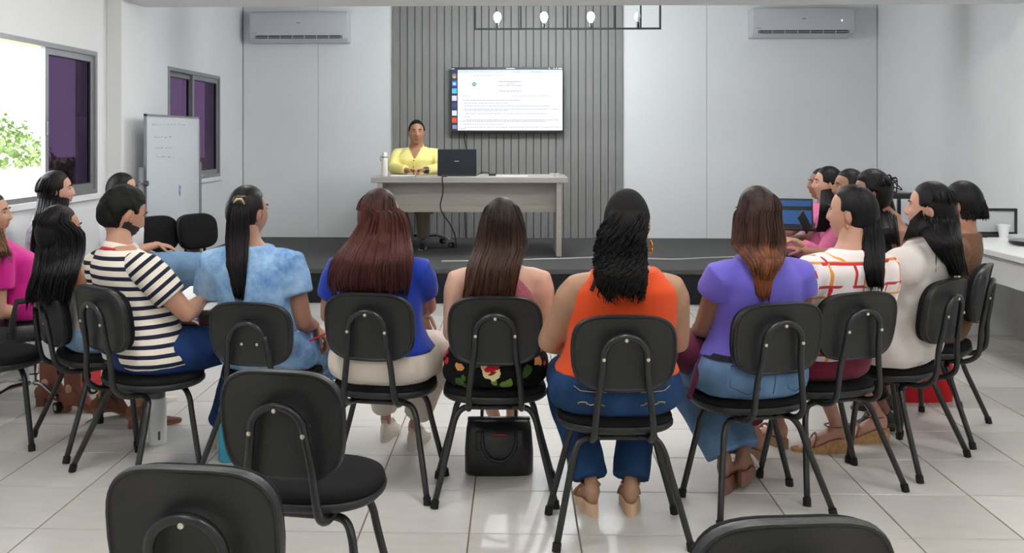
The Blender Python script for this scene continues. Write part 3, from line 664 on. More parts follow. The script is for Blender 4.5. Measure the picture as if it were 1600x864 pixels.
# ------------------------------------------------------------------ people
TB = [(.452,-.02,.150,.115),(.475,-.03,.178,.140),(.52,-.04,.186,.148),(.58,-.055,.178,.138),(.65,-.075,.152,.115),(.72,-.08,.142,.106),(.80,-.08,.150,.112),(.88,-.08,.160,.114),(.93,-.085,.150,.100),(.97,-.09,.118,.078),(1.005,-.092,.080,.062),(1.045,-.09,.058,.054)]
def tb(z):
    for a, b in zip(TB, TB[1:]):
        if z <= b[0]: k = max(0, (z - a[0]) / (b[0] - a[0])); return [a[i] + (b[i] - a[i]) * k for i in range(1, 4)]
    return list(TB[-1][1:])
def lerp(a, b, k): return a + (b - a) * k
def head_mb(mb, HM, lo=False, beard=False, lip='full'):
    n, m = (40, 30) if lo else (72, 60); rg = []
    for k in range(1, m):
        ph = math.pi * k / m; ring = []
        for i in range(n):
            s = i / n * 2 - 1; th = math.pi * (abs(s) ** 1.35) * (1 if s > 0 else -1)
            x = .0745 * math.sin(th) * math.sin(ph); y = .094 * math.cos(th) * math.sin(ph); z = .118 * math.cos(ph)
            if z < -.015:
                t = (-.015 - z) / .103; x *= 1 - .42 * t ** 1.6
                y *= (1 - .06 * t) if y > 0 else (1 - .5 * t)
                if y > 0: y += .012 * t
            if y > .02:
                g = lambda u, c, w: math.exp(-((u - c) / w) ** 2)
                ax = abs(x)
                if z > .02: y -= .004 * g(z, .03, .02)
                if -.045 < z < .03:
                    q = (.03 - z) / .052
                    prof = q if q < 1 else max(0, 1 - (q - 1) * 3.2)
                    y += .019 * prof * math.exp(-(x / (.0085 + .006 * min(1, max(0, q)))) ** 2)
                    y += .005 * g(ax, .012, .006) * g(z, -.024, .008)
                y -= .010 * g(ax, .031, .016) * g(z, .012, .012)
                y += .004 * g(ax, .03, .022) * g(z, .032, .008)
                y += .007 * math.exp(-(x / .019) ** 2) * (g(z, -.050, .0055) + 1.1 * g(z, -.063, .0065)) - .004 * math.exp(-(x / .021) ** 2) * g(z, -.0565, .003)
                y += .010 * math.exp(-(x / .022) ** 2) * g(z, -.098, .016) - .004 * math.exp(-(x / .03) ** 2) * g(z, -.077, .008)
                y += .004 * g(ax, .045, .018) * g(z, -.02, .02)
            ring.append((x, y, z))
        rg.append(ring)
    rg = rg[::-1]; st = len(mb.v); fs = len(mb.f); mb.rings(rg, True, 0)
    if not lo:
        for q in range(fs, len(mb.f)):
            c = [sum(mb.v[i][a] for i in mb.f[q]) / len(mb.f[q]) for a in range(3)]
            if c[1] > .06 and abs(c[0]) < .024 - abs(c[2] + .057) * .9 and -.070 < c[2] < -.044: mb.m[q] = 1
            elif beard and c[1] > -.01 and c[2] < -.035 + .35 * max(0, .03 - c[1]) and not (abs(c[0]) < .012 and c[2] > -.045): mb.m[q] = 4
    for s in (-1, 1):
        mb.ell((s*.074, -.006, -.006), (.010, .019, .031), 12, 8, 0, Matrix.Rotation(R(-12*1), 3, 'X') @ Matrix.Rotation(R(s*18), 3, 'Z'))
        mb.tube([(s*(.080), -.006 + .016*math.cos(a), -.004 + .025*math.sin(a)) for a in [R(-60 + 30*j) for j in range(8)]], .0035, 6, 0)
        if not lo:
            mb.ell((s*.031, .0715, .012), (.0115, .0105, .006), 12, 8, 2)
            mb.ell((s*.031, .0795, .012), (.0055, .0034, .0055), 10, 6, 3)
            mb.tube([(s*.019, .083, .017), (s*.031, .0845, .0215), (s*.044, .078, .017)], [.0022, .003, .002], 6, 0)
            mb.tube([(s*.014, .088, .032), (s*.030, .088, .0385), (s*.047, .077, .033)], [.0025, .0038, .0018], 6, 4)
    mb.xf(HM, st)
def hand_mb(W, d, n, side, curl=25, size=1.0, pinch=False):
    """W wrist, d along the hand, n out of the palm, side=+1: thumb towards d x n"""
    d = Vector(d).normalized(); n = Vector(n); n = (n - d * n.dot(d)).normalized(); r = d.cross(n) * side; W = Vector(W); k = size
    m = MB(); rg = []
    m.tube([W - d*.02*k, W, W + d*.03*k, W + d*.06*k, W + d*.085*k], [(.021*k, .026*k)]*2 + [(.017*k, .034*k), (.015*k, .038*k), (.012*k, .036*k)], 14)
    # tube frames are arbitrary: rebuild the palm with explicit axes
    m.v.clear(); m.f.clear(); m.m.clear()
    rg = []
    for t, a, b in ((-.025, .024, .020), (0, .026, .018), (.03, .034, .0155), (.06, .040, .0145), (.088, .038, .011)):
        c = W + d*t*k; rg.append([tuple(c + r*(a*k*math.cos(q)) + n*(b*k*math.sin(q))) for q in [2*math.pi*i/14 for i in range(14)]])
    m.rings(rg)
    for j, (off, L, rr, cc) in enumerate(((.029, .070, .0085, .8), (.010, .078, .0088, 1.0), (-.010, .072, .0085, 1.1), (-.028, .056, .0075, 1.25))):
        p = W + d*(.075)*k + r*off*k; ang = 0; pts = [p]; dirn = d + r*off*2.2
        for L_, in ((.015,), (L*.48,), (L*.30,), (L*.22,)):
            if L_ != .015: ang += R(curl * cc)
            v = (dirn * math.cos(ang) + n * math.sin(ang)).normalized(); p = p + v * L_ * k; pts.append(p)
        m.tube(pts, [rr*k, rr*k, rr*.95*k, rr*.85*k, rr*.7*k], 8, round_ends=True)
    tb_ = W + d*.022*k + r*.024*k; td = (d*.62 + r*.75 + n*.25).normalized(); td2 = (d*.85 + r*.15 + n*.5).normalized()
    m.tube([tb_, tb_ + td*.038*k, tb_ + td*.038*k + td2*.032*k, tb_ + td*.038*k + td2*.056*k], [.0125*k, .0108*k, .0095*k, .0075*k], 8, round_ends=True)
    o = remesh(m, .0042, 1); return o
def eff(v): return v if hasattr(v, '__len__') else (v, v)
LIP = {'light': 'a8574d', 'mid': '8f4a3c', 'dark': '6b3529'}
def skin(c):
    v = srgb(c)[:3]; g = sum(v) / 3; return mat('skin_' + c, tuple(x * .84 + g * .16 for x in v) + (1,), .5, .4, var=.05, vscale=14, bump=.05, bscale=300)
def setattr_st(me, vals):
    at = me.attributes.new('st', 'FLOAT', 'POINT'); at.data.foreach_set('value', np.asarray(vals, np.float32))

class P: pass
def person(label, X, Y, deg, top, z0=0, sc=1.0, skin_c='b98468', yaw=0, pitch=0, roll=0, gh=1, gt=1, ga=1, sw=.158, lean=0, arms=None, feet=None, knees=None, legs_bare=False, lowhead=False,
           beard=False, eye='2a1a12', brow='17120f', hs=1.0, neck=1.0, group='seated audience in the semicircle', ft=(0, 0), sh_drop=0, hand_curl=(25, 25), open_feet=False):
    s = P(); root = thing('person', label, 'person', (X, Y, z0), R(deg), group); s.root = root; s.gt = gt; s.sw = sw; root.scale = (sc,)*3
    M = Matrix.Translation((X, Y, z0)) @ Matrix.Rotation(R(deg), 4, 'Z') @ Matrix.Scale(sc, 4); inv = M.inverted(); s.M = M; s.inv = inv
    s.sc = sc
    fw = ray(CX, HOR)
    s.depth = lambda w: (Vector(w) - Vector((0, 0, CAM_H))).dot(fw)
    s.px = lambda x, y, t: inv @ at_t(x, y, t)
    H0 = Vector((0, -.05, 1.165)); t0 = s.depth(M @ (H0 + Vector((0, lean, 0)))) if len(top) < 3 else top[2]; s.th = t0
    hc = s.px(top[0], top[1], t0) - Vector((0, 0, .126 * hs)); D = hc - H0; s.hc = hc
    def disp(p):
        p = Vector(p); k = min(1.05, max(0, (p.z - .5) / .665)); return Vector((p.x + D.x * k ** 1.15, p.y + D.y * k ** 1.15, p.z + D.z * k))
    s.disp = disp
    # lean turns the shoulder line down a bit when bending forward
    cr = inv.to_3x3() @ Vector((math.cos(YAW), math.sin(YAW), 0)); cf = inv.to_3x3() @ fw; s.cr = cr.normalized(); s.cf = cf.normalized()
    s.push = max(0, -.198 - (-.078 + D.y * .15 - (.115 * (1 + (gt - 1) * 1.15) + .018)))
    def ring(z, e=0, wm=1, dm=1, n=28, xs=None, yo=0):
        yo_, hw, hd = tb(z); g = gh if z < .58 else (gt if z > .68 else lerp(gh, gt, (z - .58) / .1))
        if z > .93: g = 1 + (g - 1) * max(0, (1.045 - z) / .115)
        gd = 1 + (g - 1) * 1.15
        c = disp((0, yo_ + yo, z)); c.y += s.push * max(0, min(1, (1.0 - z) / .12)); return [tuple(c + Vector((x * wm, y * dm, 0))) for x, y in superell(hw * g + e, hd * gd + e, 2.35, n)]
    s.ring = ring
    def surf(x, z, e):   # point on the back surface at height z
        best = None
        R_ = [Vector(v) for v in ring(z, e, n=96)]; cy = sum(v.y for v in R_) / len(R_); cx_ = sum(v.x for v in R_) / len(R_)
        return min((v for v in R_ if v.y < cy), key=lambda v: abs(v.x - cx_ - x))
    s.surf = surf
    s.sh = {q: disp((q * sw, -.088, .932 - sh_drop)) for q in (-1, 1)}
    s.el, s.wr, s.hd = {}, {}, {}
    for i, q in enumerate((-1, 1)):
        a = (arms or {}).get(q) or {}
        cv = lambda v: s.px(v[1], v[2], v[3]) if v[0] == 'px' else Vector(v)
        s.el[q] = cv(a['e']) if 'e' in a else Vector((q * (sw * 1.12 + .05 * ga), s.sh[q].y * .6 + .02, .70))
        s.wr[q] = cv(a['w']) if 'w' in a else Vector((q * .085, .20 + s.sh[q].y * .2, .625))
        s.hd[q] = (Vector(a['d']) if 'd' in a else (Vector((-q * .5, .8, -.15))), Vector(a['n']) if 'n' in a else Vector((-q*.1, 0, -1)))
    s.hip = {q: Vector((q * .085 * gh, -.01, .535)) for q in (-1, 1)}
    s.kn, s.an, s.fy, s.heel = {}, {}, {}, {}
    for i, q in enumerate((-1, 1)):
        s.kn[q] = Vector((q * .12, .37, .50)) if not knees or not knees.get(q) else (s.px(*knees[q][1:]) if knees[q][0] == 'px' else Vector(knees[q]))
        f = (feet or {}).get(q)
        if f: # (px, py, heel height, yaw)
            c = inv @ (at_z(f[0], f[1], z0 + (f[4] if len(f) > 4 else 0))) ; s.fy[q] = f[3]; s.heel[q] = f[2]
            dv = Vector((-math.sin(R(f[3])), math.cos(R(f[3])), 0)); s.an[q] = c + dv * .035 + Vector((0, 0, .085 + f[2]))
        else: s.fy[q] = -q * 4; s.heel[q] = 0; s.an[q] = Vector((q * .12, .36, .085))
    # body volume
    m = MB()
    m.rings([ring(z) for z in (.456, .475, .50, .54, .58, .62, .66, .70, .75, .80, .85, .90, .94, .965, .985, 1.0, 1.02, 1.04)])
    nb = disp((0, -.09, .99)); ne = hc + Vector((0, -.022, -.05))
    m.tube([nb, lerp(nb, ne, .35), lerp(nb, ne, .7), ne], [(.075*neck, .068*neck), (.056*neck, .056*neck), (.052*neck, .053*neck), (.05*neck, .052*neck)], 18)
    for q in (-1, 1):
        S, E, W = s.sh[q], s.el[q], s.wr[q]; a = ga
        inn = disp((q * sw * .5, -.088, .945))
        m.tube([inn, lerp(inn, S, .6), S, lerp(S, E, .2), lerp(S, E, .5), lerp(S, E, .85), E, lerp(E, W, .25), lerp(E, W, .6), W, W + s.hd[q][0].normalized()*.01], [.046, .050, .048 + .005*a, .053*a, .047*a, .040*a, .038*a, .040*a, .033*a, .0245, .023], 16, round_ends=True)
    lm = 1.0 if legs_bare else .88
    for q in (-1, 1):
        H, K, A = s.hip[q], s.kn[q], s.an[q]
        m.tube([H, lerp(H, K, .3), lerp(H, K, .7), K, lerp(K, A, .12), lerp(K, A, .3), lerp(K, A, .65), lerp(K, A, .9), A], [v * lm for v in (.088, .084, .066, .056, .052, .054, .040, .031, .031)], 16, round_ends=True)
        dv = Vector((-math.sin(R(s.fy[q])), math.cos(R(s.fy[q])), 0)); h = s.heel[q]
        pts = [A + Vector((0, 0, .01)) - dv*.005, A - dv*.032 + Vector((0, 0, -.050)), ]
        if not open_feet: m.tube([A, A + Vector((0,0,-.03)), A + dv*.01 + Vector((0,0,-.045))], [.030, .026, .020], 12, round_ends=True); continue
        m.tube([A, A - dv*.02 + Vector((0,0,-.03)), A - dv*.025 + Vector((0,0,-.055))], [.031, .032, .026], 12, round_ends=True)
        m.tube([A + dv*-.005 + Vector((0,0,-.035)), A + dv*.06 + Vector((0,0,-.045 - h*.45)), A + dv*.12 + Vector((0,0,-.062 - h*.85)), A + dv*.165 + Vector((0,0,-.070 - h))], [(.032, .036), (.026, .038), (.018, .042), (.012, .036)], 12, round_ends=True)
    b = remesh(m, .0115, 4)
    for q in (-1, 1):
        dd, nn = s.hd[q]; hm = hand_mb(s.wr[q], dd, nn, -q, hand_curl[0 if q < 0 else 1], .98)
        b.add(hm.v, hm.f)
    HM = Matrix.Translation(hc) @ Matrix.Rotation(R(yaw), 4, 'Z') @ Matrix.Rotation(R(-pitch), 4, 'X') @ Matrix.Rotation(R(roll), 4, 'Y') @ Matrix.Scale(hs, 4); s.HM = HM
    head_mb(b, HM, lowhead, beard)
    sk = skin(skin_c); s.skin = sk
    b.obj('body', [sk, mat('lip_' + skin_c, tuple(c * k for c, k in zip(srgb(skin_c)[:3], (.82, .5, .5))) + (1,), .4), mat('eye_white', 'd8d4cc', .2), mat('iris_' + eye, eye, .15), mat('brow_' + brow, brow, .8)], root, True, None)
    s.sw, s.ga, s.gh, s.gt = sw, ga, gh, gt
    return s

def top_garment(s, m_, name='blouse', z0=.50, z1=1.0, e=.013, sleeve=.45, se=.014, strap=None, vox=.0095, fold=.005, seed=1, flare=0, sep_sleeve=False, neck_e=0, cuff=None, vneck=0, ffreq=14):
    m = MB(); zs = [z0 + (z1 - z0) * i / 16 for i in range(17)]
    rg = []
    for z in zs:
        wm = 1
        if strap and z > strap[0]: wm = lerp(1, strap[1], min(1, (z - strap[0]) / strap[2]))
        fl = flare * max(0, (.62 - z) / .12)
        rg.append(s.ring(z, e + fl + (neck_e if z > .99 else 0), wm))
    m.rings(rg)
    def sleeve_mb(mb, q):
        S, E, W = s.sh[q], s.el[q], s.wr[q]; a = s.ga; inn = s.disp((q * s.sw * .45, -.088, .945)); pts = [inn, lerp(inn, S, .6), S]; rs = [.044 + se*.7, .050 + se*.8, .048 + .005*a + se]
        arm = [(0.2, .053), (.5, .048), (.85, .042), (1, .040)]; f1 = min(1, sleeve)
        last = None
        for k, r in arm:
            if k < f1 - .03: pts.append(lerp(S, E, k)); rs.append(r*a + se)
        r_end = .053 - .014 * f1; pts.append(lerp(S, E, f1)); rs.append(r_end*a + se)
        if sleeve > 1:
            for k, r in ((.2, .041), (.5, .037), (.8, .031), (1, .028)):
                if k < sleeve - 1: pts.append(lerp(E, W, k)); rs.append(r*a + se)
            pts.append(lerp(E, W, sleeve - 1)); rs.append(.029*a + se)
        mb.tube(pts, rs, 18)
    if sleeve and not sep_sleeve:
        for q in (-1, 1): sleeve_mb(m, q)
    r = folds(remesh(m, vox, 3), fold, ffreq, seed)
    if vneck:
        v = r.arr.copy(); c = s.disp((0, -.08, .9)); k = (np.abs(v[:, 0] - c.x) < (v[:, 2] - vneck - (c.z - .9)) * .55) & (v[:, 1] > c.y - .02) & (v[:, 2] > vneck + c.z - .9)
        v[k, 1] -= .034; r.v = [tuple(x) for x in v.tolist()]
    o = r.obj(name, m_, s.root, True, None)
    setattr_st(o.data, [v[2] for v in r.v]) if sep_sleeve else None
    if sleeve and sep_sleeve:
        for q in (-1, 1):
            mm = MB(); sleeve_mb(mm, q); rr = folds(remesh(mm, vox, 3), fold*.6, ffreq, seed + q); oo = rr.obj('sleeve', m_, s.root, True, None)
            S, E = s.sh[q], s.el[q]; d = (E - S).normalized(); setattr_st(oo.data, (rr.arr - np.array(S)) @ np.array(d) + .9)
    return o
def trousers(s, m_, name='trousers', e=.012, length=.93, flare=0, z1=.60, fold=.004, seed=2, calf=1.0, thigh=1.0, vox=.0095, drape=None, knee_only=False):
    m = MB(); m.rings([s.ring(z, e) for z in (.45, .462, .48, .51, .54, .57, z1)])
    for q in (-1, 1):
        H, K, A = s.hip[q], s.kn[q], s.an[q]
        pts = [H, lerp(H, K, .3), lerp(H, K, .7)]; rs = [.092*thigh + e, .088*thigh + e, .070*thigh + e]
        if length <= 0: pts = [H, lerp(H, K, .3), lerp(H, K, .7), lerp(H, K, .7 + .3*0)][:3]; 
        else:
            pts.append(K); rs.append(.060 + e)
            for k, r in ((.12, .056), (.3, .057), (.6, .045), (.85, .040), (1.0, .038)):
                if k < length: pts.append(lerp(K, A, k)); rs.append(r * calf + e + flare * k)
            pts.append(lerp(K, A, length)); rs.append(.038 * calf + e + flare)
        m.tube(pts, rs, 18, round_ends=False)
    r = folds(remesh(m, vox, 3), fold, 18, seed); return r.obj(name, m_, s.root, True, None)
def skirt(s, m_, name='skirt', e=.014, z1=.62, reach=.3, drop=.0, fold=.005, seed=3, wide=.0):
    m = MB(); m.rings([s.ring(z, e) for z in (.45, .462, .48, .51, .54, .57, z1)])
    K = lerp(s.kn[-1], s.kn[1], .5); w = abs(s.kn[1].x - s.kn[-1].x) / 2 + .075
    rg = []
    for k in (0, .25, .5, .75, 1):
        y = lerp(-.02, K.y + reach - .3, k); zc = lerp(.53, K.z + .01, k) - drop * k; hw = lerp(.18 * s.gh, w, k) + wide * k; hh = lerp(.085, .075, k) + drop * k
        rg.append([(K.x * k + x, y, zc + z) for x, z in superell(hw, hh, 2.6, 24)])
    m.rings(rg); r = folds(remesh(m, .0105, 3), fold, 16, seed); return r.obj(name, m_, s.root, True, None)
def shoe(s, q, kind, m_, sole_m=None, strap_m=None):
    A = s.an[q]; h = s.heel[q]; M = Matrix.Translation(A - Vector((0, 0, .085 + h))) @ Matrix.Rotation(R(s.fy[q]), 4, 'Z')
    sole_m = sole_m or m_
    def outl(k): return [(x * k * (1 if y > .05 else .80), y) for x, y in [(.040*math.cos(a) , .075 + .135*math.sin(a)) for a in [2*math.pi*i/24 for i in range(24)]]]
    hz = lambda y: h * min(1, max(0, (.14 - y) / .12)) ** 1.1 if h else 0
    up = MB(); rg = []
    if kind in ('sneaker', 'flat', 'boot', 'heel'):
        tops = ((1.0, 0, .012), (1.03, .0, .03), (.98, 0, .05), (.80, -.012, .068)) if kind != 'flat' else ((1, 0, .01), (1.0, 0, .03), (.9, 0, .042))
        for k, dy, zz in tops: rg.append([(x*k, .07 + (y-.07)*k*(1 if y < .07 else (1 if zz < .055 else .55)) , zz * (1.0 if y < .05 else max(.45, 1 - (y-.05)*4.2)) + hz(y)) for x, y in outl(1)])
        if kind == 'boot': rg += [[(x*.62, -.0 + (y-.07)*.36 + .012, zz + h) for x, y in outl(1)] for zz in (.10, .15, .19)]
        if kind in ('sneaker', 'heel'): rg += [[(x*.66, .02 + (y-.07)*.42, .082 + h) for x, y in outl(1)]]
        up.rings(rg); o = up.xf(M).obj('shoe', m_, s.root, True, 50)
    else:
        o = None
    so = MB()
    if kind in ('wedge', 'slide', 'sandal'):
        so.rings([[(x*1.06, y, 0) for x, y in outl(1)], [(x*1.08, y, .5*(.016 + hz(y))) for x, y in outl(1)], [(x*1.05, y, .016 + hz(y)) for x, y in outl(1)]])
    elif kind == 'heel' or (kind == 'boot' and h):
        so.rings([[(x*1.04, y, hz(y) if y > .03 else h*.9) for x, y in outl(1)], [(x*1.04, y, .012 + hz(y)) for x, y in outl(1)]])
        so.box((-.024, -.05, 0), (.024, .0, h), bevel=.004)
    else: so.rings([[(x*1.05, y, 0) for x, y in outl(1)], [(x*1.07, y, .014 + hz(y)) for x, y in outl(1)]])
    par = o
    if not o: o = so.xf(M).obj('shoe', sole_m, s.root, True, 50)
    else: so.xf(M).obj('sole', sole_m, o, True, 50)
    if kind in ('wedge', 'slide', 'sandal'):
        st = MB()
        for y0, zz, w in ((.145, .040, .042), (.115, .056, .042)) if kind != 'slide' else ((.135, .046, .043), (.118, .052, .043), (.10, .060, .043)):
            st.tube([(w*math.cos(a), y0 - .02*math.sin(a), .02 + hz(y0) + (zz)*math.sin(a)) for a in [math.pi*i/10 for i in range(11)]], (.007 if kind != 'slide' else .011, .003), 8)
        if kind != 'slide': st.tube([(.034*math.cos(a), .01 + .040*math.sin(a), .075 + h) for a in [2*math.pi*i/16 for i in range(16)]], (.003, .006), 8, closed=True)
        st.xf(M).obj('strap', strap_m or m_, o, True, None)
    return o
def hair(s, m_, ear=-.015, nape=-.06, temple=.03, line=.078, sect=None, locks=150, curly=False, dt=-.055, lock_r=.0075, jitter=.06, vox=.0058, puff=1.0, ext=(.0, .10), name='hair', tousle=0, grow=None, side=0):
    """cap over the skull + hanging mass through sections (xl, xr, y, dt, half depth) measured on the photograph"""
    m = MB(); n, k_ = 40, 28; rg = []
    sg = lambda v: 1 / (1 + math.exp(-max(-30, min(30, v))))
    st = 0
    for k in range(1, k_):
        ph = math.pi * k / k_; ring = []
        for i in range(n):
            th = 2 * math.pi * i / n; p = Vector((.086*puff*math.sin(th)*math.sin(ph), .105*puff*math.cos(th)*math.sin(ph) - .010, .125*math.cos(ph)*puff + .006))
            yl = temple if p.z > .012 else ear
            mm = sg((p.y - yl) / .006) * sg((line - p.z) / .007); mm = max(mm, sg((nape - p.z) / .008))
            ring.append(tuple(p * (1 - .24 * mm)))
        rg.append(ring)
    m.rings(rg[::-1]); m.xf(s.HM)
    lk = MB()
    if sect:
        cs = []
        for e in sect:
            xl, xr, y = e[:3]; d_ = e[3] if len(e) > 3 else dt; hd = e[4] if len(e) > 4 else .035
            t = s.th + d_; c = s.px((xl + xr) / 2, y, t)
            if c.z < s.hc.z - .13:
                zz = max(.5, min(1.0, (c.z - (s.hc.z - 1.165) * .8)))
                yo_, hw, hd_ = tb(zz); g = s.gt; hw = max(hw * g, s.sw * .95 if .8 < zz < .97 else 0) + .02; hd_ = hd_ * (1 + (g - 1) * 1.15) + .018
                bc = s.disp((0, yo_, zz)); bc.y += s.push * max(0, min(1, (1.0 - zz) / .12))
                hs_ = max(hw, s.sw + .055) if zz > .78 else hw
                R_ = math.hypot(hs_ * s.cf.x, hd_ * s.cf.y); Wd = math.hypot(hw * s.cr.x, hd_ * s.cr.y); lx = min(.9, abs((c - bc).dot(s.cr)) / Wd)
                dep = s.depth(s.M @ bc) - R_ * s.sc * math.sqrt(1 - lx * lx) - hd * .35
                t = min(t, dep); c = s.px((xl + xr) / 2, y, t)
            cs.append((c, (xr - xl) / 2 * t / F_PX / s.sc, hd))
        cs = [(c, s.cr, s.cf, w, d) for c, w, d in cs]
        if nape < -.15:   # loose hair starts at the crown and wraps the back of the skull
            top_ = []
            for y, z, w in ((-.012, .112, .040), (-.022, .085, .072), (-.030, .045, .085), (-.034, .0, .087)):
                q = s.HM @ Vector((0, y * 1.0, z))
                if (s.M @ q).z > (s.M @ cs[0][0]).z + .01: top_.append((q, s.cr, s.cf, w * puff, w * puff * 1.02))
            cs = top_ + cs
        def S(u):
            u = max(0, u) * (len(cs) - 1); i = min(int(u), len(cs) - 2); f = u - i
            a, b = cs[i], cs[i+1]; p0, p3 = cs[max(i-1, 0)][0], cs[min(i+2, len(cs)-1)][0]
            c = .5*((2*a[0])+(b[0]-p0)*f+(2*p0-5*a[0]+4*b[0]-p3)*f*f+(3*a[0]-p0-3*b[0]+p3)*f**3) if f <= 1 else a[0].lerp(b[0], f)
            return c, lerp(a[3], b[3], min(f, 1)), lerp(a[4], b[4], min(f, 1))
        K = 3 * (len(cs) - 1); rr = []
        for i in range(K + 1):
            c, w, d = S(i / K); g = .95; rr.append([tuple(c + s.cr * (w*g*math.cos(a)) + s.cf * (d*g*math.sin(a))) for a in [2*math.pi*j/28 for j in range(28)]])
        m.rings(rr)
        rn = random.Random(len(s.root.name) + int(cs[0][0].x * 1000))
        for j in range(locks):
            a = rn.uniform(0, 2*math.pi) if rn.random() < .2 else rn.uniform(math.pi, 2*math.pi); rho = rn.uniform(.88, 1.0); u0 = rn.uniform(.0, .55) if curly else rn.uniform(.04, .6); u1 = rn.uniform(.78, 1.0); ex = rn.uniform(*ext)
            drift = rn.uniform(-jitter, jitter); pts, rs = [], []; npt = 18 if curly else 15; lr = lock_r * rn.uniform(.45, 1.15)
            ph0 = rn.uniform(0, 6); sw_ = rn.uniform(-.004, .004)
            for i in range(npt):
                f = i / (npt - 1); u = lerp(u0, u1, f); c, w, d = S(u); aa = a + drift * f
                p = c + s.cr * (w*rho*math.cos(aa) + sw_ * math.sin(f*7 + ph0)) + s.cf * (d*rho*math.sin(aa))
                if f > .7: p = p + Vector((0, 0, -ex * (f - .7) / .3))
                if curly: p = p + s.cr * (.010*math.sin(ph0 + f*26)) + s.cf * (.010*math.cos(ph0 + f*26))
                pts.append(p); rs.append((lr * min(1, f*4 + .15) * min(1, (1-f)*3.5) ** .6 + .0005))
            lk.tube(pts, [(r, r*.5) for r in rs] if not curly else rs, 5)
    b = remesh(m, vox, 2)
    if tousle: folds(b, tousle, 70, 5)
    if curly:
        v = b.arr; d = np.sin(v[:,0]*260 + np.sin(v[:,2]*170)*2) * np.sin(v[:,2]*230 + np.sin(v[:,1]*190)*2) * .004; low = (v[:,2] < s.hc.z + .02)
        v2 = v + b.nr * (d * low)[:, None]; b.v = [tuple(x) for x in v2.tolist()]
    b.add(lk.v, lk.f)
    return b.obj(name, m_, s.root, True, None)
def cloth(n, c, rough=.8, **k):
    kw = dict(spec=.2, bump=.25, bscale=420, sheen=.15); kw.update(k); return mat('cloth_' + n, c, rough, **kw)
def denim(n, c, var=.28): return mat('denim_' + n, c, .85, .2, var=var, vscale=9, bump=.35, bscale=380)
# ---- patterned cloths
def node_mat(name, rough=.8):
    m = bpy.data.materials.new(name); m.use_nodes = True; b = m.node_tree.nodes['Principled BSDF']; b.inputs['Roughness'].default_value = rough; b.inputs['Specular IOR Level'].default_value = .2; return m, m.node_tree, b
stripe, nt, b = node_mat('navy_cream_stripes'); N = nt.nodes.new; L = nt.links.new
at = N('ShaderNodeAttribute'); at.attribute_name = 'st'; ml = N('ShaderNodeMath'); ml.operation = 'MULTIPLY'; ml.inputs[1].default_value = 1/.0415; L(at.outputs['Fac'], ml.inputs[0])
frc = N('ShaderNodeMath'); frc.operation = 'FRACT'; L(ml.outputs[0], frc.inputs[0]); rp = N('ShaderNodeValToRGB'); rp.color_ramp.interpolation = 'CONSTANT'
rp.color_ramp.elements[0].color = srgb('1f2538'); rp.color_ramp.elements[1].position = .42; rp.color_ramp.elements[1].color = srgb('e6ddd0'); L(frc.outputs[0], rp.inputs[0]); L(rp.outputs[0], b.inputs['Base Color'])
def rect_lines(nt, vec, sx, sz, ox, oz, mortar):
    mp = nt.nodes.new('ShaderNodeMapping'); mp.inputs['Location'].default_value = (ox, oz, 0); nt.links.new(vec, mp.inputs[0])
    br = nt.nodes.new('ShaderNodeTexBrick'); br.offset = .45; br.inputs['Color1'].default_value = (0,0,0,1); br.inputs['Color2'].default_value = (0,0,0,1); br.inputs['Mortar'].default_value = (1,1,1,1)
    br.inputs['Scale'].default_value = 1; br.inputs['Mortar Size'].default_value = mortar; br.inputs['Mortar Smooth'].default_value = 0; br.inputs['Brick Width'].default_value = sx; br.inputs['Row Height'].default_value = sz
    nt.links.new(mp.outputs[0], br.inputs['Vector']); return br.outputs['Color']
patt, nt, b = node_mat('red_orange_rectangle_print'); N = nt.nodes.new; L = nt.links.new
tc = N('ShaderNodeTexCoord'); sp = N('ShaderNodeSeparateXYZ'); L(tc.outputs['Object'], sp.inputs[0]); cb = N('ShaderNodeCombineXYZ')
sm_ = N('ShaderNodeMath'); sm_.operation = 'MULTIPLY_ADD'; sm_.inputs[1].default_value = .6; L(sp.outputs['Y'], sm_.inputs[0]); L(sp.outputs['X'], sm_.inputs[2]); L(sm_.outputs[0], cb.inputs[0]); L(sp.outputs['Z'], cb.inputs[1])
o1 = rect_lines(nt, cb.outputs[0], .125, .145, .02, .045, .005); o2 = rect_lines(nt, cb.outputs[0], .15, .095, .05, .08, .006)
m1 = N('ShaderNodeMixRGB'); m1.inputs[1].default_value = srgb('ece2e0'); m1.inputs[2].default_value = srgb('e59a4e'); L(o1, m1.inputs[0])
nz = N('ShaderNodeTexNoise'); nz.inputs['Scale'].default_value = 12; L(tc.outputs['Object'], nz.inputs[0]); gt_ = N('ShaderNodeMath'); gt_.operation = 'GREATER_THAN'; gt_.inputs[1].default_value = .47; L(nz.outputs['Fac'], gt_.inputs[0])
mu = N('ShaderNodeMath'); mu.operation = 'MULTIPLY'; L(o2, mu.inputs[0]); L(gt_.outputs[0], mu.inputs[1])
m2 = N('ShaderNodeMixRGB'); m2.inputs[2].default_value = srgb('c23a44'); L(m1.outputs[0], m2.inputs[1]); L(mu.outputs[0], m2.inputs[0]); L(m2.outputs[0], b.inputs['Base Color'])
flor, nt, b = node_mat('black_floral_print'); N = nt.nodes.new; L = nt.links.new
tc = N('ShaderNodeTexCoord'); nz = N('ShaderNodeTexNoise'); nz.inputs['Scale'].default_value = 30; L(tc.outputs['Object'], nz.inputs[0])
mxv = N('ShaderNodeMixRGB'); mxv.inputs[0].default_value = .04; L(tc.outputs['Object'], mxv.inputs[1]); L(nz.outputs['Color'], mxv.inputs[2])
vo = N('ShaderNodeTexVoronoi'); vo.inputs['Scale'].default_value = 19; L(mxv.outputs[0], vo.inputs['Vector'])
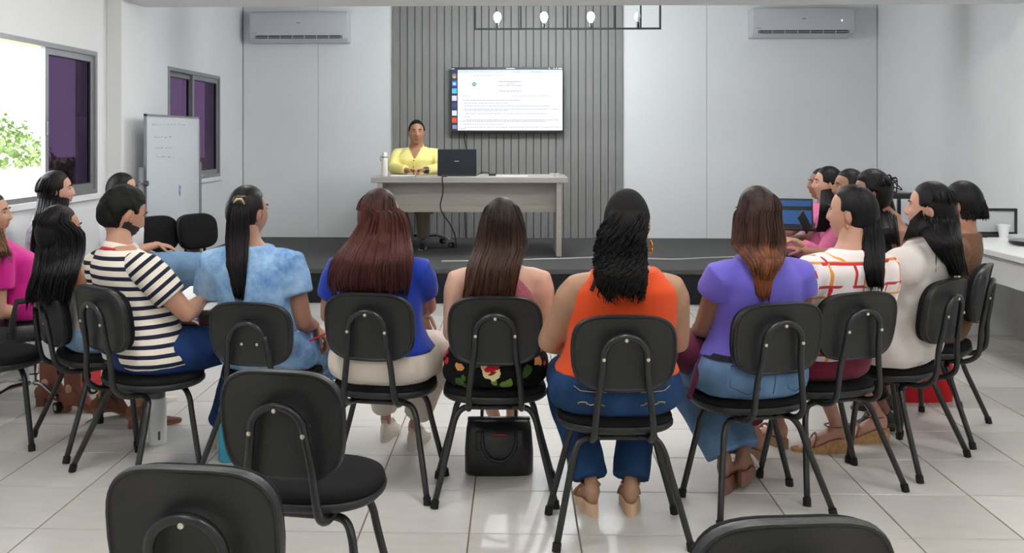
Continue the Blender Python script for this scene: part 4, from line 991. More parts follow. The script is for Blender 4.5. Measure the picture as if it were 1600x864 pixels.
lt = N('ShaderNodeMath'); lt.operation = 'LESS_THAN'; lt.inputs[1].default_value = .43; L(vo.outputs['Distance'], lt.inputs[0])
sx = N('ShaderNodeSeparateXYZ'); L(vo.outputs['Color'], sx.inputs[0]); rp = N('ShaderNodeValToRGB'); rp.color_ramp.interpolation = 'CONSTANT'
e_ = rp.color_ramp.elements; cs = [(0, '0c0c0e'), (.22, '6d8a3c'), (.38, 'c8303a'), (.52, 'e6dca8'), (.66, 'e0925c'), (.78, '44602e'), (.88, '0c0c0e')]
while len(e_) < len(cs): e_.new(.5)
for e, (p_, c_) in zip(e_, cs): e.position = p_; e.color = srgb(c_)
L(sx.outputs[0], rp.inputs[0]); mx_ = N('ShaderNodeMixRGB'); mx_.inputs[1].default_value = srgb('0c0c0e'); L(lt.outputs[0], mx_.inputs[0]); L(rp.outputs[0], mx_.inputs[2]); # one large red and cream pansy at the centre back
sp = N('ShaderNodeSeparateXYZ'); L(mxv.outputs[0], sp.inputs[0]); cb = N('ShaderNodeCombineXYZ'); L(sp.outputs['X'], cb.inputs[0]); L(sp.outputs['Z'], cb.inputs[1])
ds = N('ShaderNodeVectorMath'); ds.operation = 'DISTANCE'; ds.inputs[1].default_value = (.005, .535, 0); L(cb.outputs[0], ds.inputs[0])
r3 = N('ShaderNodeValToRGB'); r3.color_ramp.interpolation = 'CONSTANT'; q_ = r3.color_ramp.elements; q_[0].color = srgb('8c1a20'); q_[1].position = .008; q_[1].color = srgb('e9dfa6')
gz = N('ShaderNodeMath'); gz.operation = 'GREATER_THAN'; gz.inputs[1].default_value = .545; L(sp.outputs['Z'], gz.inputs[0])
mf = N('ShaderNodeMixRGB'); L(gz.outputs[0], mf.inputs[0]); L(ds.outputs['Value'], r3.inputs[0]); L(r3.outputs[0], mf.inputs[1]); mf.inputs[2].default_value = srgb('c8242c')
l2 = N('ShaderNodeMath'); l2.operation = 'LESS_THAN'; l2.inputs[1].default_value = .030; L(ds.outputs['Value'], l2.inputs[0])
mz = N('ShaderNodeMixRGB'); L(l2.outputs[0], mz.inputs[0]); L(mx_.outputs[0], mz.inputs[1]); L(mf.outputs[0], mz.inputs[2]); L(mz.outputs[0], b.inputs['Base Color'])
acid, nt, b = node_mat('acid_washed_denim', .85); N = nt.nodes.new; L = nt.links.new
tc = N('ShaderNodeTexCoord'); nz = N('ShaderNodeTexNoise'); nz.inputs['Scale'].default_value = 7; nz.inputs['Detail'].default_value = 9; nz.inputs['Roughness'].default_value = .7; L(tc.outputs['Object'], nz.inputs[0])
rp = N('ShaderNodeValToRGB'); rp.color_ramp.elements[0].position = .32; rp.color_ramp.elements[0].color = srgb('3f72ae'); rp.color_ramp.elements[1].position = .68; rp.color_ramp.elements[1].color = srgb('a9cbe8'); L(nz.outputs['Fac'], rp.inputs[0]); L(rp.outputs[0], b.inputs['Base Color'])
blk_hair = hair_mat('black_hair', [(.5, '120f10'), (1.2, '0d0b0c')]); 
dk_hair = hair_mat('dark_brown_hair', [(.5, '1c1412'), (1.1, '14100f')])

# ---- speaker
s = person('man in a pale yellow shirt seated behind the desk, hands together', sp_.x + .0, 9.72, 180, (651, 187, 9.75), SH, 1.12, 'a97456', yaw=8, pitch=2, gt=1.04, gh=1.05, sw=.178, lowhead=False, brow='15110f', group='', neck=1.15,
           arms={1: dict(e=('px', 613, 262, 9.70), w=('px', 637, 266, 9.45), d=(-.9, .45, 0), n=(0, .3, -1)), -1: dict(e=('px', 690, 262, 9.70), w=('px', 665, 266, 9.45), d=(.9, .45, 0), n=(0, .3, -1))}, hand_curl=(40, 40),
           feet={1: (640, 388, 0, 0), -1: (662, 386, 0, 0)}, knees={-1: (-.13, .42, .52), 1: (.13, .42, .52)})
yl = cloth('pale_yellow', 'f2e690', .7, bump=.15)
top_garment(s, yl, 'shirt', .47, 1.01, .014, 1.9, .012, fold=.008, seed=4, neck_e=.0, ffreq=22, vneck=.885)
trousers(s, cloth('khaki', '8a7f6c'), flare=.01)
for q in (-1, 1): shoe(s, q, 'sneaker', mat('black_shoe', (.015,.015,.015,1), .4), mat('white_rubber', 'c9c6be', .5))
hair(s, hair_mat('short_black_hair', [(.5, '100e0e'), (1.2, '0b0a0a')], .6), ear=-.02, nape=-.035, temple=.045, line=.072, locks=0, puff=.97)
c = s.disp((0, -.085, 1.0)); m = MB()   # open collar and buttons
for q in (-1, 1):
    m.tube(smooth_path([c + Vector(v) for v in ((0, -.070, .035), (q*.045, -.055, .036), (q*.070, -.01, .026), (q*.064, .045, -.002), (q*.040, .078, -.040), (q*.030, .086, -.070))], 4), [(.016, .004)]*12 + [(.019, .004)]*9, 8)
m.obj('collar', yl, s.root, True, None)
for k in range(4):
    z = .87 - k*.07; yo, hw, hd = tb(z); p = s.disp((0, yo + hd*1.17 + .019, z)); MB().tube([p, p + Vector((0, .006, 0))], .006, 8).obj('button', mat('dark_button', '3a3128', .4), s.root, True)
W_ = s.wr[-1]; MB().tube([W_ + Vector((-.02, -.012, 0)), W_ + Vector((.012, .006, 0))], .030, 14).obj('wrist_watch', black_metal, s.root, True, 40)

# ---- orange top, curly hair
X, Y, d = CH['orange']
s = person('heavyset woman in a bright orange sleeveless top and blue jeans, curly black ponytail', X, Y, d, (980, 296), skin_c='b08262', yaw=-14, open_feet=True, gh=1.34, gt=1.30, ga=1.3, sw=.172, neck=1.15, hs=1.03,
           feet={-1: (927, 806, .035, 6), 1: (986, 805, .035, -6)}, knees={-1: (-.17, .35, .50), 1: (.17, .35, .50)},
           arms={-1: dict(e=(-.25, .03, .70), w=(-.12, .26, .64)), 1: dict(e=(.25, .03, .70), w=(.12, .26, .64))})
top_garment(s, cloth('bright_orange', 'dc4e20', .75), 'sleeveless_top', .60, 1.0, .018, 0, strap=(.84, .95, .1), fold=.005, seed=11, neck_e=.01)
jd = denim('dark_blue', '213f66'); trousers(s, jd, 'jeans', flare=.012, length=.97, calf=1.3, seed=5, thigh=1.25, fold=.006, z1=.64)
m = MB()
for q in (-1, 1):   # back pocket stitching
    yo, hw, hd = tb(.52)
    def bp_(x, z): return s.surf(x, z, .014)
    m.tube([bp_(q*(.055 + .12*k/8), .565 + (.014 if k in (0, 8) else 0)) for k in range(9)], .0018, 5)
    m.tube([bp_(q*(.065 + .10*k/10), .515 + .010*abs(math.sin(k/10*2*math.pi))) for k in range(11)], .0018, 5)
m.obj('pocket_stitching', mat('tan_thread', 'b9a27a', .7), s.root, True)
for q in (-1, 1): shoe(s, q, 'wedge', mat('nude_strap', 'b98a70', .5), mat('beige_wedge_sole', 'd9b595', .6))
hair(s, hair_mat('curly_black_hair', [(.5, '0d0a0a'), (1.2, '0a0808')], .65), ear=-.02, nape=-.075, sect=[(952, 1006, 330, -.085, .03), (934, 1008, 365, -.12, .055), (930, 1008, 400, -.12, .055), (932, 1008, 430, -.11, .045), (945, 1006, 452, -.10, .03)], locks=300, curly=True, lock_r=.0048, ext=(0, .06), jitter=.3)
er = s.HM @ Vector((.083, .0, -.085)); m = MB()
for k in range(5): a = R(72*k); m.ell(er + Vector((.004, .014*math.cos(a), .016*math.sin(a))), (.006, .013, .013), 10, 6)
m.obj('earring', mat('gold', 'd9a24a', .2, .5, 1), s.root, True, None)
w_ = s.disp((-.155, -.19, .93)); MB().tube([s.disp((-.118, -.03, 1.0)), s.surf(-.115, .985, .012), s.surf(-.128, .955, .018), s.surf(-.140, .93, .014)], (.003, .008), 6).obj('black_bra_strap', rubber, s.root, True)

# ---- floral shorts
X, Y, d = CH['floral']
s = person('woman in a mauve lace halter top and black floral shorts, straight brown hair', X, Y, d, (784, 309), skin_c='d0a088', yaw=2, open_feet=True, gh=1.13, gt=1.05, ga=1.12, sw=.170, legs_bare=True,
           feet={-1: (775, 690, .0, 0), 1: (800, 688, .0, 0)}, knees={-1: (-.10, .37, .5), 1: (.10, .37, .5)}, arms={-1: dict(e=('px', 707, 520, 3.80), w=(-.10, .2, .62)), 1: dict(e=('px', 851, 518, 3.80), w=(.10, .2, .62))})
top_garment(s, cloth('mauve_lace', 'a5606e', .8, var=.2, vscale=90), 'lace_halter_top', .53, .99, .012, 0, strap=(.84, .68, .13), fold=.002, seed=21, neck_e=.01)
skirt(s, flor, 'floral_shorts', e=.018, z1=.63, reach=.12)
for q in (-1, 1): shoe(s, q, 'sandal', mat('black_strap', (.02,.02,.02,1), .5), mat('black_strap', (.02,.02,.02,1), .5))
hair(s, hair_mat('brown_hair', [(.7, '5c3a30'), (.95, '40291f'), (1.2, '261b19')]), ear=.03, nape=-.2, sect=[(750, 818, 350, -.03, .09), (742, 822, 385, -.045, .085), (732, 812, 415, -.07, .06), (726, 806, 445, -.085, .045), (722, 803, 466, -.09, .03)], locks=200, ext=(0, .04))

# ---- blue shirt
X, Y, d = CH['blue']
s = person('woman in a royal blue shirt and white trousers, long loose auburn hair', X, Y, d, (595, 295, 3.98), skin_c='b3806a', yaw=-22, gh=1.24, gt=1.14, ga=1.08, sw=.172, hs=1.03,
           feet={1: (642, 703, .02, -6), -1: (600, 690, .02, 0)}, knees={-1: (-.13, .37, .5), 1: (.17, .36, .5)},
           arms={1: dict(e=('px', 668, 478, 4.0), w=('px', 652, 487, 4.18), d=(.25, .2, -.75), n=(0, -.7, .1)), -1: dict(e=('px', 512, 490, 3.98))}, hand_curl=(25, 35))
top_garment(s, cloth('royal_blue', '1a3aa6', .7), 'blue_shirt', .585, 1.01, .018, .62, .02, fold=.006, seed=31)
trousers(s, cloth('off_white', 'd8cdc2', .8), 'white_trousers', flare=.01, length=.86, z1=.64, seed=6, calf=1.15, thigh=1.2)
for q in (-1, 1): shoe(s, q, 'sneaker', mat('white_leather', 'd5cbc0', .5), mat('white_rubber', 'c9c6be', .5))
hair(s, hair_mat('auburn_hair', [(.75, '2b191b'), (.95, '472321'), (1.1, '532820'), (1.28, '291918')]), ear=.03, nape=-.2, sect=[(567, 631, 335, -.04, .085), (548, 640, 370, -.06, .08), (525, 645, 400, -.09, .06), (510, 645, 430, -.11, .045), (520, 640, 455, -.11, .03)], locks=260, ext=(0, .05), jitter=.1)
m = MB(); wr = random.Random(2)   # fragments of white print beside the hair
for xa, xb in ((524, 541), (548, 551), (612, 628)):
    x = xa
    while x < xb:
        c0 = s.px(x, 413 + wr.uniform(-1, 1), s.th - .1); c = s.surf(c0.x - s.disp((0, 0, c0.z)).x, min(.96, c0.z), .021)
        m.tube([c + s.cr*(.006*math.cos(a)) + Vector((0, 0, .009*math.sin(a))) for a in [R(40*i) for i in range(7)]], .0016, 5); x += 5.2
m.obj('back_print', mat('white_print', 'dcdfe8', .6), s.root)

# ---- purple blouse
X, Y, d = CH['purple']
s = person('woman in a violet-blue blouse and light jeans, long brown ombre hair', X, Y, d, (1181, 291), skin_c='8a5c46', yaw=2, open_feet=True, gh=1.22, gt=1.1, ga=1.02, sw=.165,
           feet={-1: (1130, 772, .055, -40), 1: (1160, 757, .045, -35, .03)}, knees={-1: (-.16, .36, .50), 1: (.02, .38, .50)},
           arms={-1: dict(e=('px', 1098, 512, 3.72), w=(-.10, .27, .62))})
top_garment(s, cloth('violet_blue', '6a5fc4', .7), 'violet_blouse', .605, 1.02, .020, .34, .024, fold=.006, seed=41)
jl = denim('light_blue', '6484a8'); trousers(s, jl, 'jeans', e=.013, flare=.018, length=.97, z1=.63, seed=7, calf=1.2, fold=.007, thigh=1.15)
m = MB()
for q in (-1, 1):
    sf = lambda x, z: s.surf(x, z, .0155)
    m.tube([sf(q*x, z) for x, z in ((.055, .585), (.16, .60), (.165, .52), (.11, .49), (.06, .51), (.055, .585))], .0016, 5)
m.tube([sf(0, z) for z in (.61, .57, .53, .49)], .0016, 5); m.tube([sf(x, .60 - .1*abs(abs(x)-.0)*0) for x in (-.16, -.1, -.04, 0, .04, .1, .16)], .0016, 5)
m.obj('seam', denim('dark_seam', '3d5a80'), s.root, True, None)
MB().rings([[tuple(Vector(v)) for v in s.ring(z, e)] for z, e in ((.612, .020), (.634, .020))]).obj('belt', rubber, s.root)
for q in (-1, 1): shoe(s, q, 'slide', mat('white_strap', 'e6ded6', .5), mat('brown_sole', '7d5748', .6), mat('white_strap', 'e6ded6', .5))
hair(s, hair_mat('ombre_hair', [(.75, '7a4a2c'), (.95, '8a5230'), (1.08, '4a2e24'), (1.25, '2a1c1a')]), ear=.03, nape=-.2, sect=[(1148, 1218, 335, -.03, .09), (1145, 1224, 365, -.045, .085), (1143, 1226, 385, -.06, .07), (1166, 1222, 408, -.09, .04), (1178, 1206, 430, -.10, .02), (1182, 1202, 466, -.10, .012)], locks=170, ext=(0, .03), lock_r=.0065)
p = s.px(1090, 545, 3.80); t = thing('burgundy_bag', 'burgundy cloth bag with straps on the lap of the woman in violet', 'bag', s.M @ Vector((-.215, .12, .60)), R(20))
bm_ = cloth('burgundy', '5a1c38', .7); r_ = MB(); r_.ell((0, 0, 0), (.085, .12, .095), 20, 14); r_ = folds(remesh(r_, .01, 1), .008, 22, 3); r_.obj('bag_body', bm_, t, True, None)
MB().tube(smooth_path([(.03, -.12, .05), (-.02, -.135, -.02), (-.05, -.14, -.10), (-.07, -.13, -.16)], 4), (.003, .015), 8).obj('strap', bm_, t, True, None)
MB().tube(smooth_path([(-.06, -.05, .08), (-.10, -.08, .0), (-.13, -.09, -.07), (-.15, -.09, -.11)], 4), (.003, .013), 8).obj('strap', bm_, t, True, None)

# ---- patterned blouse
X, Y, d = CH['pattern']
s = person('woman in a white blouse with red and orange rectangle print, black ponytail', X, Y, d, (1331, 289), skin_c='c08a6e', yaw=34, open_feet=True, gh=1.1, gt=1.22, ga=1.15, sw=.172, neck=1.15, lowhead=False,
           feet={-1: (1190, 718, .03, 20), 1: (1225, 700, .03, 10)}, knees={-1: (-.20, .38, .5), 1: (.02, .40, .5)})
top_garment(s, patt, 'print_blouse', .555, 1.02, .020, .7, .026, fold=.005, seed=51)
bw = cloth('burgundy_trousers', '6e1530', .7); trousers(s, bw, 'burgundy_trousers', length=.9, z1=.62, seed=8)
for q in (-1, 1): shoe(s, q, 'wedge', mat('tan_strap', '8a5a44', .5), mat('wood_sole', '9c7a58', .6))
hair(s, blk_hair, ear=-.022, nape=-.065, sect=[(1352, 1374, 328, -.02, .03), (1345, 1378, 350, -.06, .03), (1347, 1380, 385, -.09, .028), (1352, 1380, 420, -.10, .024), (1358, 1380, 448, -.10, .015)], locks=120, ext=(0, .03))
e_ = s.HM @ Vector((-.083, -.004, -.05)); MB().tube([e_ + Vector((0, .010*math.cos(a), .010*math.sin(a))) for a in [R(24*i) for i in range(15)]], .0022, 6, closed=True).obj('earring', mat('gold', 'd9a24a', .2, .5, 1), s.root, True, None)

# ---- white blouse
X, Y, d = CH['white']
s = person('woman in a long loose white blouse with straight black hair, facing left', X, Y, d, (1453, 284), skin_c='c98f76', open_feet=True, yaw=20, gh=1.15, gt=1.22, ga=1.3, sw=.165, legs_bare=True, lowhead=False, lean=.02,
           feet={-1: (1318, 706, .05, 45), 1: (1382, 690, .05, 45)}, knees={-1: (-.13, .38, .5), 1: (.10, .40, .5)}, arms={-1: dict(e=(-.24, .10, .76), w=(-.13, .33, .72))})
top_garment(s, cloth('white_blouse', 'd6cfcb', .8), 'white_blouse', .46, 1.03, .028, 1.5, .03, fold=.017, seed=61, flare=.02, ffreq=11)
skirt(s, cloth('black_skirt', '17161a', .8), 'dark_skirt', e=.010, z1=.6, reach=.28)
for q in (-1, 1): shoe(s, q, 'wedge', mat('brown_strap', '7a4a38', .5), mat('cork', 'b48c5c', .8, var=.25, vscale=60), mat('brown_strap', '7a4a38', .5))
hair(s, blk_hair, ear=-.0, nape=-.2, temple=.05, sect=[(1432, 1492, 325, .0, .08), (1430, 1498, 350, -.03, .08), (1452, 1500, 378, -.04, .06), (1472, 1506, 405, -.05, .04), (1486, 1514, 430, -.05, .03)], locks=200, ext=(0, .03))
lk = MB()
for k in range(26):
    u = k/25; a = s.px(1440 - 4*u, 330 + 12*u, s.th - .05); b_ = s.px(1424 + 30*u, 345 + 6*u, s.th - .09); c_ = s.px(1410 + 40*u, 378 - 8*u, s.th - .12); lk.tube([a, b_, c_], [.007, .007, .001], 5)
lk.tube([s.px(1461, 350, s.th-.15), s.px(1463, 385, s.th-.17), s.px(1462, 425, s.th-.175)], [.004, .003, .001], 5)
lk.obj('loose_locks', blk_hair, s.root, True, None)

# ---- brown sweater
X, Y, d = CH['brown']
s = person('woman in a brown textured sweater with short black ponytail, rightmost in the row', X, Y, d, (1502, 283, 4.82), skin_c='a06a50', yaw=-10, gh=1.0, gt=1.0, ga=1.0, sw=.155,
           feet={-1: (1392, 672, .03, 35), 1: (1400, 640, .03, 35)}, knees={-1: (-.10, .40, .5), 1: (.10, .40, .5)})
top_garment(s, cloth('brown_knit', '6e4a30', .9, bump=.8, bscale=160, var=.35, vscale=120), 'brown_sweater', .47, 1.02, .016, 1.8, .014, fold=.004, seed=71)
trousers(s, cloth('black_trousers', '141418', .8), length=.92, seed=9)
for q in (-1, 1): shoe(s, q, 'heel', mat('black_shoe', (.015,.015,.015,1), .4), mat('black_shoe', (.015,.015,.015,1), .4))
hair(s, blk_hair, ear=-.02, nape=-.05, sect=[(1495, 1525, 300, .0, .04), (1500, 1535, 310, -.04, .045), (1503, 1542, 325, -.06, .04), (1500, 1546, 342, -.07, .03)], locks=120, ext=(-.01, .02), jitter=.3)

# ---- denim dress
X, Y, d = CH['denim']
s = person('young woman in an acid-washed light denim dress, sleek long black ponytail', X, Y, d, (388, 290, 4.18), skin_c='a9745a', yaw=-22, pitch=2, gh=1.12, gt=1.12, ga=1.0, sw=.175,
           feet={-1: (345, 700, .0, 0), 1: (385, 700, .0, 0)}, knees={-1: (-.12, .36, .5), 1: (.16, .35, .5)},
           arms={1: dict(e=('px', 476, 506, 4.05), w=('px', 491, 508, 4.16), d=(.5, .25, -.7), n=(-.7, -.3, -.5)), -1: dict(e=('px', 318, 500, 4.25))}, hand_curl=(25, 40))
top_garment(s, acid, 'denim_dress', .49, 1.02, .020, .52, .030, fold=.005, seed=81, neck_e=.012)
m = MB(); m.rings([s.ring(z, .024) for z in (.45, .48, .52, .56, .60, .64)])
rg = []
for k in range(6):
    f = k/5; c = Vector((lerp(-.01, .16, f), lerp(.0, .26, f), lerp(.50, .43, f))); rg.append([(c.x + x, c.y, c.z + z) for x, z in superell(lerp(.19, .16, f), lerp(.09, .12, f), 2.6, 24)])
m.rings(rg); folds(remesh(m, .0105, 3), .010, 22, 82).obj('dress_skirt', acid, s.root, True, None)
for q in (-1, 1): shoe(s, q, 'flat', mat('white_leather', 'd5cbc0', .5))
hair(s, hair_mat('sleek_black_hair', [(.5, '171213'), (1.25, '100d0e')], .35), ear=-.022, nape=-.055, sect=[(366, 386, 306, -.085, .02), (356, 388, 330, -.13, .025), (353, 388, 370, -.14, .026), (355, 386, 410, -.14, .024), (362, 384, 440, -.13, .018), (368, 380, 466, -.13, .010)], locks=140, ext=(0, .02), lock_r=.006)
MB().tube([s.px(365, 317, s.th-.135), s.px(370, 311, s.th-.15), s.px(377, 311, s.th-.15), s.px(382, 319, s.th-.135)], [(.004, .004), (.006, .006), (.006, .006), (.004, .004)], 10).obj('hair_tie', mat('beige_band', 'cfae7c', .5), s.root, True, None)
w = at_t(500, 525, 4.07); t = thing('red_pen', 'red pen held in the right hand of the woman in denim', 'pen', w); dv = (at_t(512, 519, 4.2) - at_t(488, 530, 4.14)).normalized()
MB().tube([-dv*.055, dv*.05, dv*.065], [.0045, .0045, .001], 8).obj('barrel', mat('red_plastic', 'c8202c', .3), t, True)

# ---- striped man
X, Y, d = CH['stripe']
hd_ = ('px', 322, 458, 4.32)
s = person('young bearded man in a navy and cream striped polo shirt writing on paper', X, Y, d, (192, 289, 4.12), skin_c='bb8468', yaw=-6, pitch=22, gh=1.08, gt=1.18, ga=1.1, sw=.185, hs=1.04, lowhead=False, beard=True, neck=1.0, brow='2a1d18',
           feet={1: (335, 700, .01, 0), -1: (215, 640, .01, 0)}, knees={1: (.20, .38, .53), -1: (-.1, .42, .52)},
           arms={1: dict(e=('px', 292, 490, 3.98), w=('px', 322, 464, 4.22), d=(-.35, .7, .12), n=(-.3, .2, -1))}, hand_curl=(25, 45))
top_garment(s, stripe, 'striped_polo', .49, 1.005, .018, .62, .020, fold=.007, seed=91, sep_sleeve=True)
c = s.disp((0, -.092, 1.02)); cm_ = cloth('cream', 'e6ddd0')
def col(r, z0_, z1_, m_, nm):
    rg = [[tuple(c + Vector((rr*math.cos(a), rr*math.sin(a)*.95 + .004, z + .018*max(0, -math.sin(a))))) for a in [2*math.pi*i/28 for i in range(28)]] for z, rr in ((z0_, r+.012), (z1_, r), (z1_, r-.006), (z0_, r+.004))]
    MB().rings(rg, False, closed=True).obj(nm, m_, s.root, True, None)
col(.066, -.030, .010, cm_, 'collar'); col(.076, -.026, -.014, cloth('red_trim', 'c02838'), 'collar_trim')
trousers(s, denim('mid_blue', '1f3868'), 'jeans', e=.013, length=.95, seed=10, flare=.012, thigh=1.1, calf=1.15, fold=.006)
for q in (-1, 1): shoe(s, q, 'sneaker', mat('offwhite_canvas', 'd6cfc2', .6), mat('white_rubber', 'c9c6be', .5))
hair(s, hair_mat('short_black_hair', []) if 0 else MATS['short_black_hair'], ear=-.03, nape=-.078, temple=.045, line=.06, locks=0, puff=.99, tousle=.006)
pw = s.M.to_3x3() @ Vector((0, 0, 1)); a = at_t(304, 470, 4.20); t = thing('writing_paper', 'white sheet of paper on the lap of the man in stripes', 'paper', a, R(-12)); t.rotation_euler = (R(14), R(-4), R(-14))
MB().box((-.13, -.11, 0), (.15, .17, .004)).obj('sheet', mat('paper', 'e9e9e6', .8), t); MB().box((-.14, -.12, -.02), (.16, .17, -.001), bevel=.003).obj('folder', mat('dark_cover', '262a33', .5), t)
a = at_t(309, 440, 4.30); t = thing('blue_pen', 'clear ballpoint pen with blue cap in the writing man\'s hand', 'pen', a); dv = (at_t(312, 426, 4.32) - at_t(306, 450, 4.28)).normalized()
MB().tube([-dv*.06, dv*.02], .004, 8).obj('barrel', white_p, t, True); MB().tube([dv*.02, dv*.065], .0052, 8).obj('cap', mat('blue_plastic', '1f49c0', .3), t, True)

# ---- grey tank girl
X, Y, d = CH['tank']
s = person('slim woman in a grey-striped tank top and light jeans, very long black hair', X, Y, d, (94, 321, 4.36), skin_c='ad7452', yaw=5, gh=.98, gt=.92, ga=.95, sw=.150,
           feet={1: (205, 668, .05, -20), -1: (150, 655, .05, -20)}, knees={1: (.12, .40, .5), -1: (-.05, .42, .5)})
top_garment(s, cloth('grey_tank', 'b9b4b6', .8, var=.12, vscale=40), 'tank_top', .53, .985, .012, 0, strap=(.86, .6, .12), fold=.003, seed=101, neck_e=.008)
trousers(s, denim('pale_blue', '86a6c6'), 'jeans', length=.80, seed=11, flare=.03, fold=.005)
for q in (-1, 1): shoe(s, q, 'heel', mat('brown_suede', '7a4f3e', .8), mat('brown_heel', '8a5f48', .7))
hair(s, blk_hair, ear=.03, nape=-.2, sect=[(60, 130, 365, .0, .09), (58, 131, 395, -.02, .08), (52, 122, 425, -.06, .06), (42, 112, 450, -.09, .045), (38, 106, 470, -.10, .035)], locks=220, ext=(0, .06))

# ---- woman by the window
s = person('woman with long straight dark hair seated in profile below the open window', -2.92, 5.72, -66, (88, 267, 5.72), skin_c='c39078', yaw=-2, gt=.98, sw=.155, lowhead=False)
top_garment(s, cloth('floral_white', 'b9b6c0', .8, var=.45, vscale=45), 'patterned_blouse', .50, 1.02, .016, .55, .020, seed=111)
trousers(s, cloth('black_trousers', '141418', .8), length=.85, seed=12)
for q in (-1, 1): shoe(s, q, 'flat', mat('black_shoe', (.015,.015,.015,1), .4))
hair(s, dk_hair, ear=.03, nape=-.2, temple=.055, sect=[(62, 106, 305, .02, .07), (56, 100, 340, .0, .07), (51, 90, 375, -.03, .06), (48, 78, 400, -.05, .045), (46, 68, 425, -.05, .03)], locks=170, ext=(0, .04))

# ---- pink lady at the edge
s = person('woman in a hot pink blouse cut off by the left photo edge', -2.72, 5.05, -58, (-14, 300, 5.0), skin_c='c28e70', yaw=-20, gt=1.05, sw=.165, lowhead=False,
           arms={1: dict(e=('px', -2, 490, 4.85), w=('px', 50, 478, 5.05))}, feet={1: (100, 643, .05, -30), -1: (62, 634, .05, -20)}, knees={1: (.1, .40, .5), -1: (-.02, .42, .5)})
top_garment(s, cloth('hot_pink', 'c81c86', .6), 'pink_blouse', .49, 1.01, .018, .6, .03, fold=.006, seed=121)
trousers(s, cloth('black_trousers', '141418', .8), length=.9, seed=13)
for q in (-1, 1): shoe(s, q, 'boot', mat('brown_suede_boot', '7b4a3a', .75), mat('brown_suede_boot', '7b4a3a', .75))
hair(s, hair_mat('dark_blond_hair', [(.8, '8a6648'), (1.05, '5c4434'), (1.25, '33261f')]), ear=.0, nape=-.2, temple=.05, sect=[(-40, 0, 335, .02, .07), (-40, 4, 360, -.02, .06), (-38, 14, 385, -.05, .05), (-30, 22, 400, -.06, .03)], locks=110, ext=(0, .06))

# ---- white shirt woman, crossed legs in jeans
s = person('woman in a white shirt with glasses behind the striped man, denim legs crossed', -2.74, 6.38, -64, (192, 270, 6.35), skin_c='c08a70', yaw=0, gt=1.1, sw=.165, lowhead=False,
           arms={1: dict(e=('px', 190, 398, 6.15), w=('px', 246, 382, 6.4), d=(.1, .9, -.2))}, knees={1: ('px', 318, 412, 6.35), -1: ('px', 300, 440, 6.6)}, feet={-1: (330, 540, 0, -10), 1: (352, 470, 0, -30, .22)})
top_garment(s, cloth('white_shirt', 'd8d8da', .75), 'white_shirt', .50, 1.02, .022, 1.4, .026, fold=.008, seed=131)
trousers(s, denim('faded_blue', '6e8caa', .2), 'jeans', e=.018, length=.9, seed=14, thigh=1.25, calf=1.3, fold=.006)
for q in (-1, 1): shoe(s, q, 'sneaker', mat('blue_canvas', '2a4a9a', .7), mat('white_rubber', 'c9c6be', .5))
hair(s, dk_hair, ear=-.02, nape=-.06, locks=0)
m = MB()
for q in (-1, 1): m.tube([s.HM @ Vector((q*.033 + .02*math.cos(a), .092, .010 + .015*math.sin(a))) for a in [R(24*i) for i in range(15)]], .0018, 6, closed=True); m.tube([s.HM @ Vector((q*.055, .088, .014)), s.HM @ Vector((q*.078, .0, .01))], .0016, 5)
m.obj('glasses', black_metal, s.root, True, None)

# ---- right column, facing left
s = person('woman in a light pink hooded top in profile with long black hair, holding a smartphone', 2.28, 6.55, 88, (1293, 260, 6.45), skin_c='c9927a', yaw=-2, gt=1.0, sw=.155, lowhead=False,
           arms={1: dict(e=('px', 1270, 398, 6.65), w=('px', 1200, 368, 6.6), d=(-.1, .9, 0)), -1: dict(e=('px', 1285, 402, 6.3), w=('px', 1240, 376, 6.25), d=(.1, .9, .2))}, knees={1: (.10, .42, .5), -1: (-.1, .42, .5)})
top_garment(s, cloth('light_pink', 'd9709c', .8), 'pink_hooded_top', .50, 1.02, .02, 1.7, .02, fold=.006, seed=141)
trousers(s, denim('mid_blue2', '2f5a9c'), 'jeans', length=.9, seed=15); [shoe(s, q, 'sneaker', mat('white_leather', 'd5cbc0', .5)) for q in (-1, 1)]
hair(s, blk_hair, ear=-.0, nape=-.2, temple=.055, sect=[(1284, 1318, 290, .02, .06), (1282, 1316, 320, .0, .06), (1278, 1312, 345, -.03, .045), (1272, 1300, 362, -.06, .03)], locks=110, ext=(0, .02))
a = at_t(1257, 347, 6.1); t = thing('smartphone', 'dark smartphone held up tilted before the woman in pink', 'phone', a); t.rotation_euler = (0, R(-40), R(38))
MB().box((-.038, -.005, -.078), (.038, .005, .078), bevel=.003).obj('phone_body', black_plastic, t); MB().box((-.034, .005, -.073), (.034, .0056, .073)).obj('screen', mat('phone_screen', '58708c', .1), t)
s = person('person mostly hidden behind the woman in pink, only the profile showing', 2.30, 7.15, 90, (1283, 263, 7.1), skin_c='9c6a52', yaw=0, sw=.155, lowhead=False, arms={1: dict(e=(.2, .1, .72), w=(.1, .36, .66)), -1: dict(e=(-.2, .1, .72), w=(-.1, .36, .66))})
top_garment(s, cloth('light_pink', 'd9709c', .8), 'top', .50, 1.01, .016, .6, .02, seed=151); trousers(s, cloth('black_trousers', '141418', .8), length=.9, seed=16)
hair(s, dk_hair, ear=-.02, nape=-.06, locks=0); [shoe(s, q, 'flat', mat('black_shoe', (.015,.015,.015,1), .4)) for q in (-1, 1)]
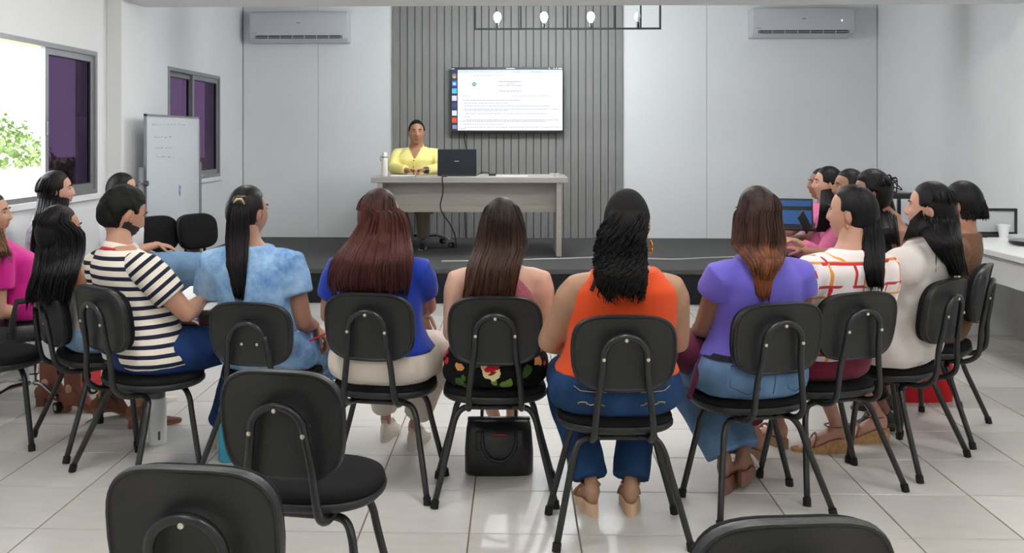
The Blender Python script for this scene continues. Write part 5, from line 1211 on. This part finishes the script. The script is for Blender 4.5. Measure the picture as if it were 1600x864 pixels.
a = at_t(1236, 358, 6.7); t = thing('laptop', 'open laptop with a blue picture on its screen on a lap at right', 'laptop', a, R(20)); t.rotation_euler = (0, 0, R(-12))
MB().box((-.17, -.12, 0), (.17, .12, .018), bevel=.003).obj('base', black_plastic, t)
lo = MB(); lo.box((-.17, 0, 0), (.17, .008, .21), bevel=.003); lo = lo.obj('lid', black_plastic, t); lo.location = (0, .12, .012); lo.rotation_euler.x = R(-14)
MB().box((-.158, -.001, .015), (.158, 0, .195)).obj('screen', emi('nb', '1f66b0', .5), lo); MB().box((-.158, -.002, .12), (.158, -.001, .15)).obj('toolbar', emi('nb2', '0d1420', .4), lo); MB().box((-.14, -.09, .018), (.14, .08, .02)).obj('keyboard', rubber, t)
s = person('dark-haired person whose forehead shows between the two long-haired women at right', 2.24, 5.97, 86, (1326, 264, 5.95), skin_c='9c6a4e', yaw=5, gt=1.0, sw=.155,
           arms={-1: dict(e=('px', 1320, 400, 5.8), w=('px', 1255, 392, 5.95), d=(.1, .9, .2))})
top_garment(s, cloth('black_top', '16161a', .8), 'top', .50, 1.01, .016, .6, .02, seed=161); trousers(s, cloth('black_trousers', '141418', .8), length=.9, seed=17)
hair(s, dk_hair, ear=-.02, nape=-.06, locks=0); [shoe(s, q, 'flat', mat('black_shoe', (.015,.015,.015,1), .4)) for q in (-1, 1)]
s = person('woman in a black top with one bare shoulder and loose black hair down her back', 2.26, 5.35, 80, (1361, 267, 5.3), skin_c='95634a', yaw=5, gt=1.05, ga=1.05, sw=.165)
top_garment(s, cloth('black_top', '16161a', .8), 'sleeveless_top', .50, .99, .014, 0, strap=(.86, .65, .12), seed=171); trousers(s, cloth('black_trousers', '141418', .8), length=.9, seed=18)
hair(s, blk_hair, ear=-.0, nape=-.2, temple=.05, puff=1.08, sect=[(1338, 1390, 300, .02, .07), (1342, 1398, 330, .0, .065), (1352, 1402, 355, -.03, .05), (1368, 1406, 380, -.04, .035)], locks=130, ext=(0, .05)); [shoe(s, q, 'flat', mat('black_shoe', (.015,.015,.015,1), .4)) for q in (-1, 1)]
bpy.data.scenes.remove(TMP)
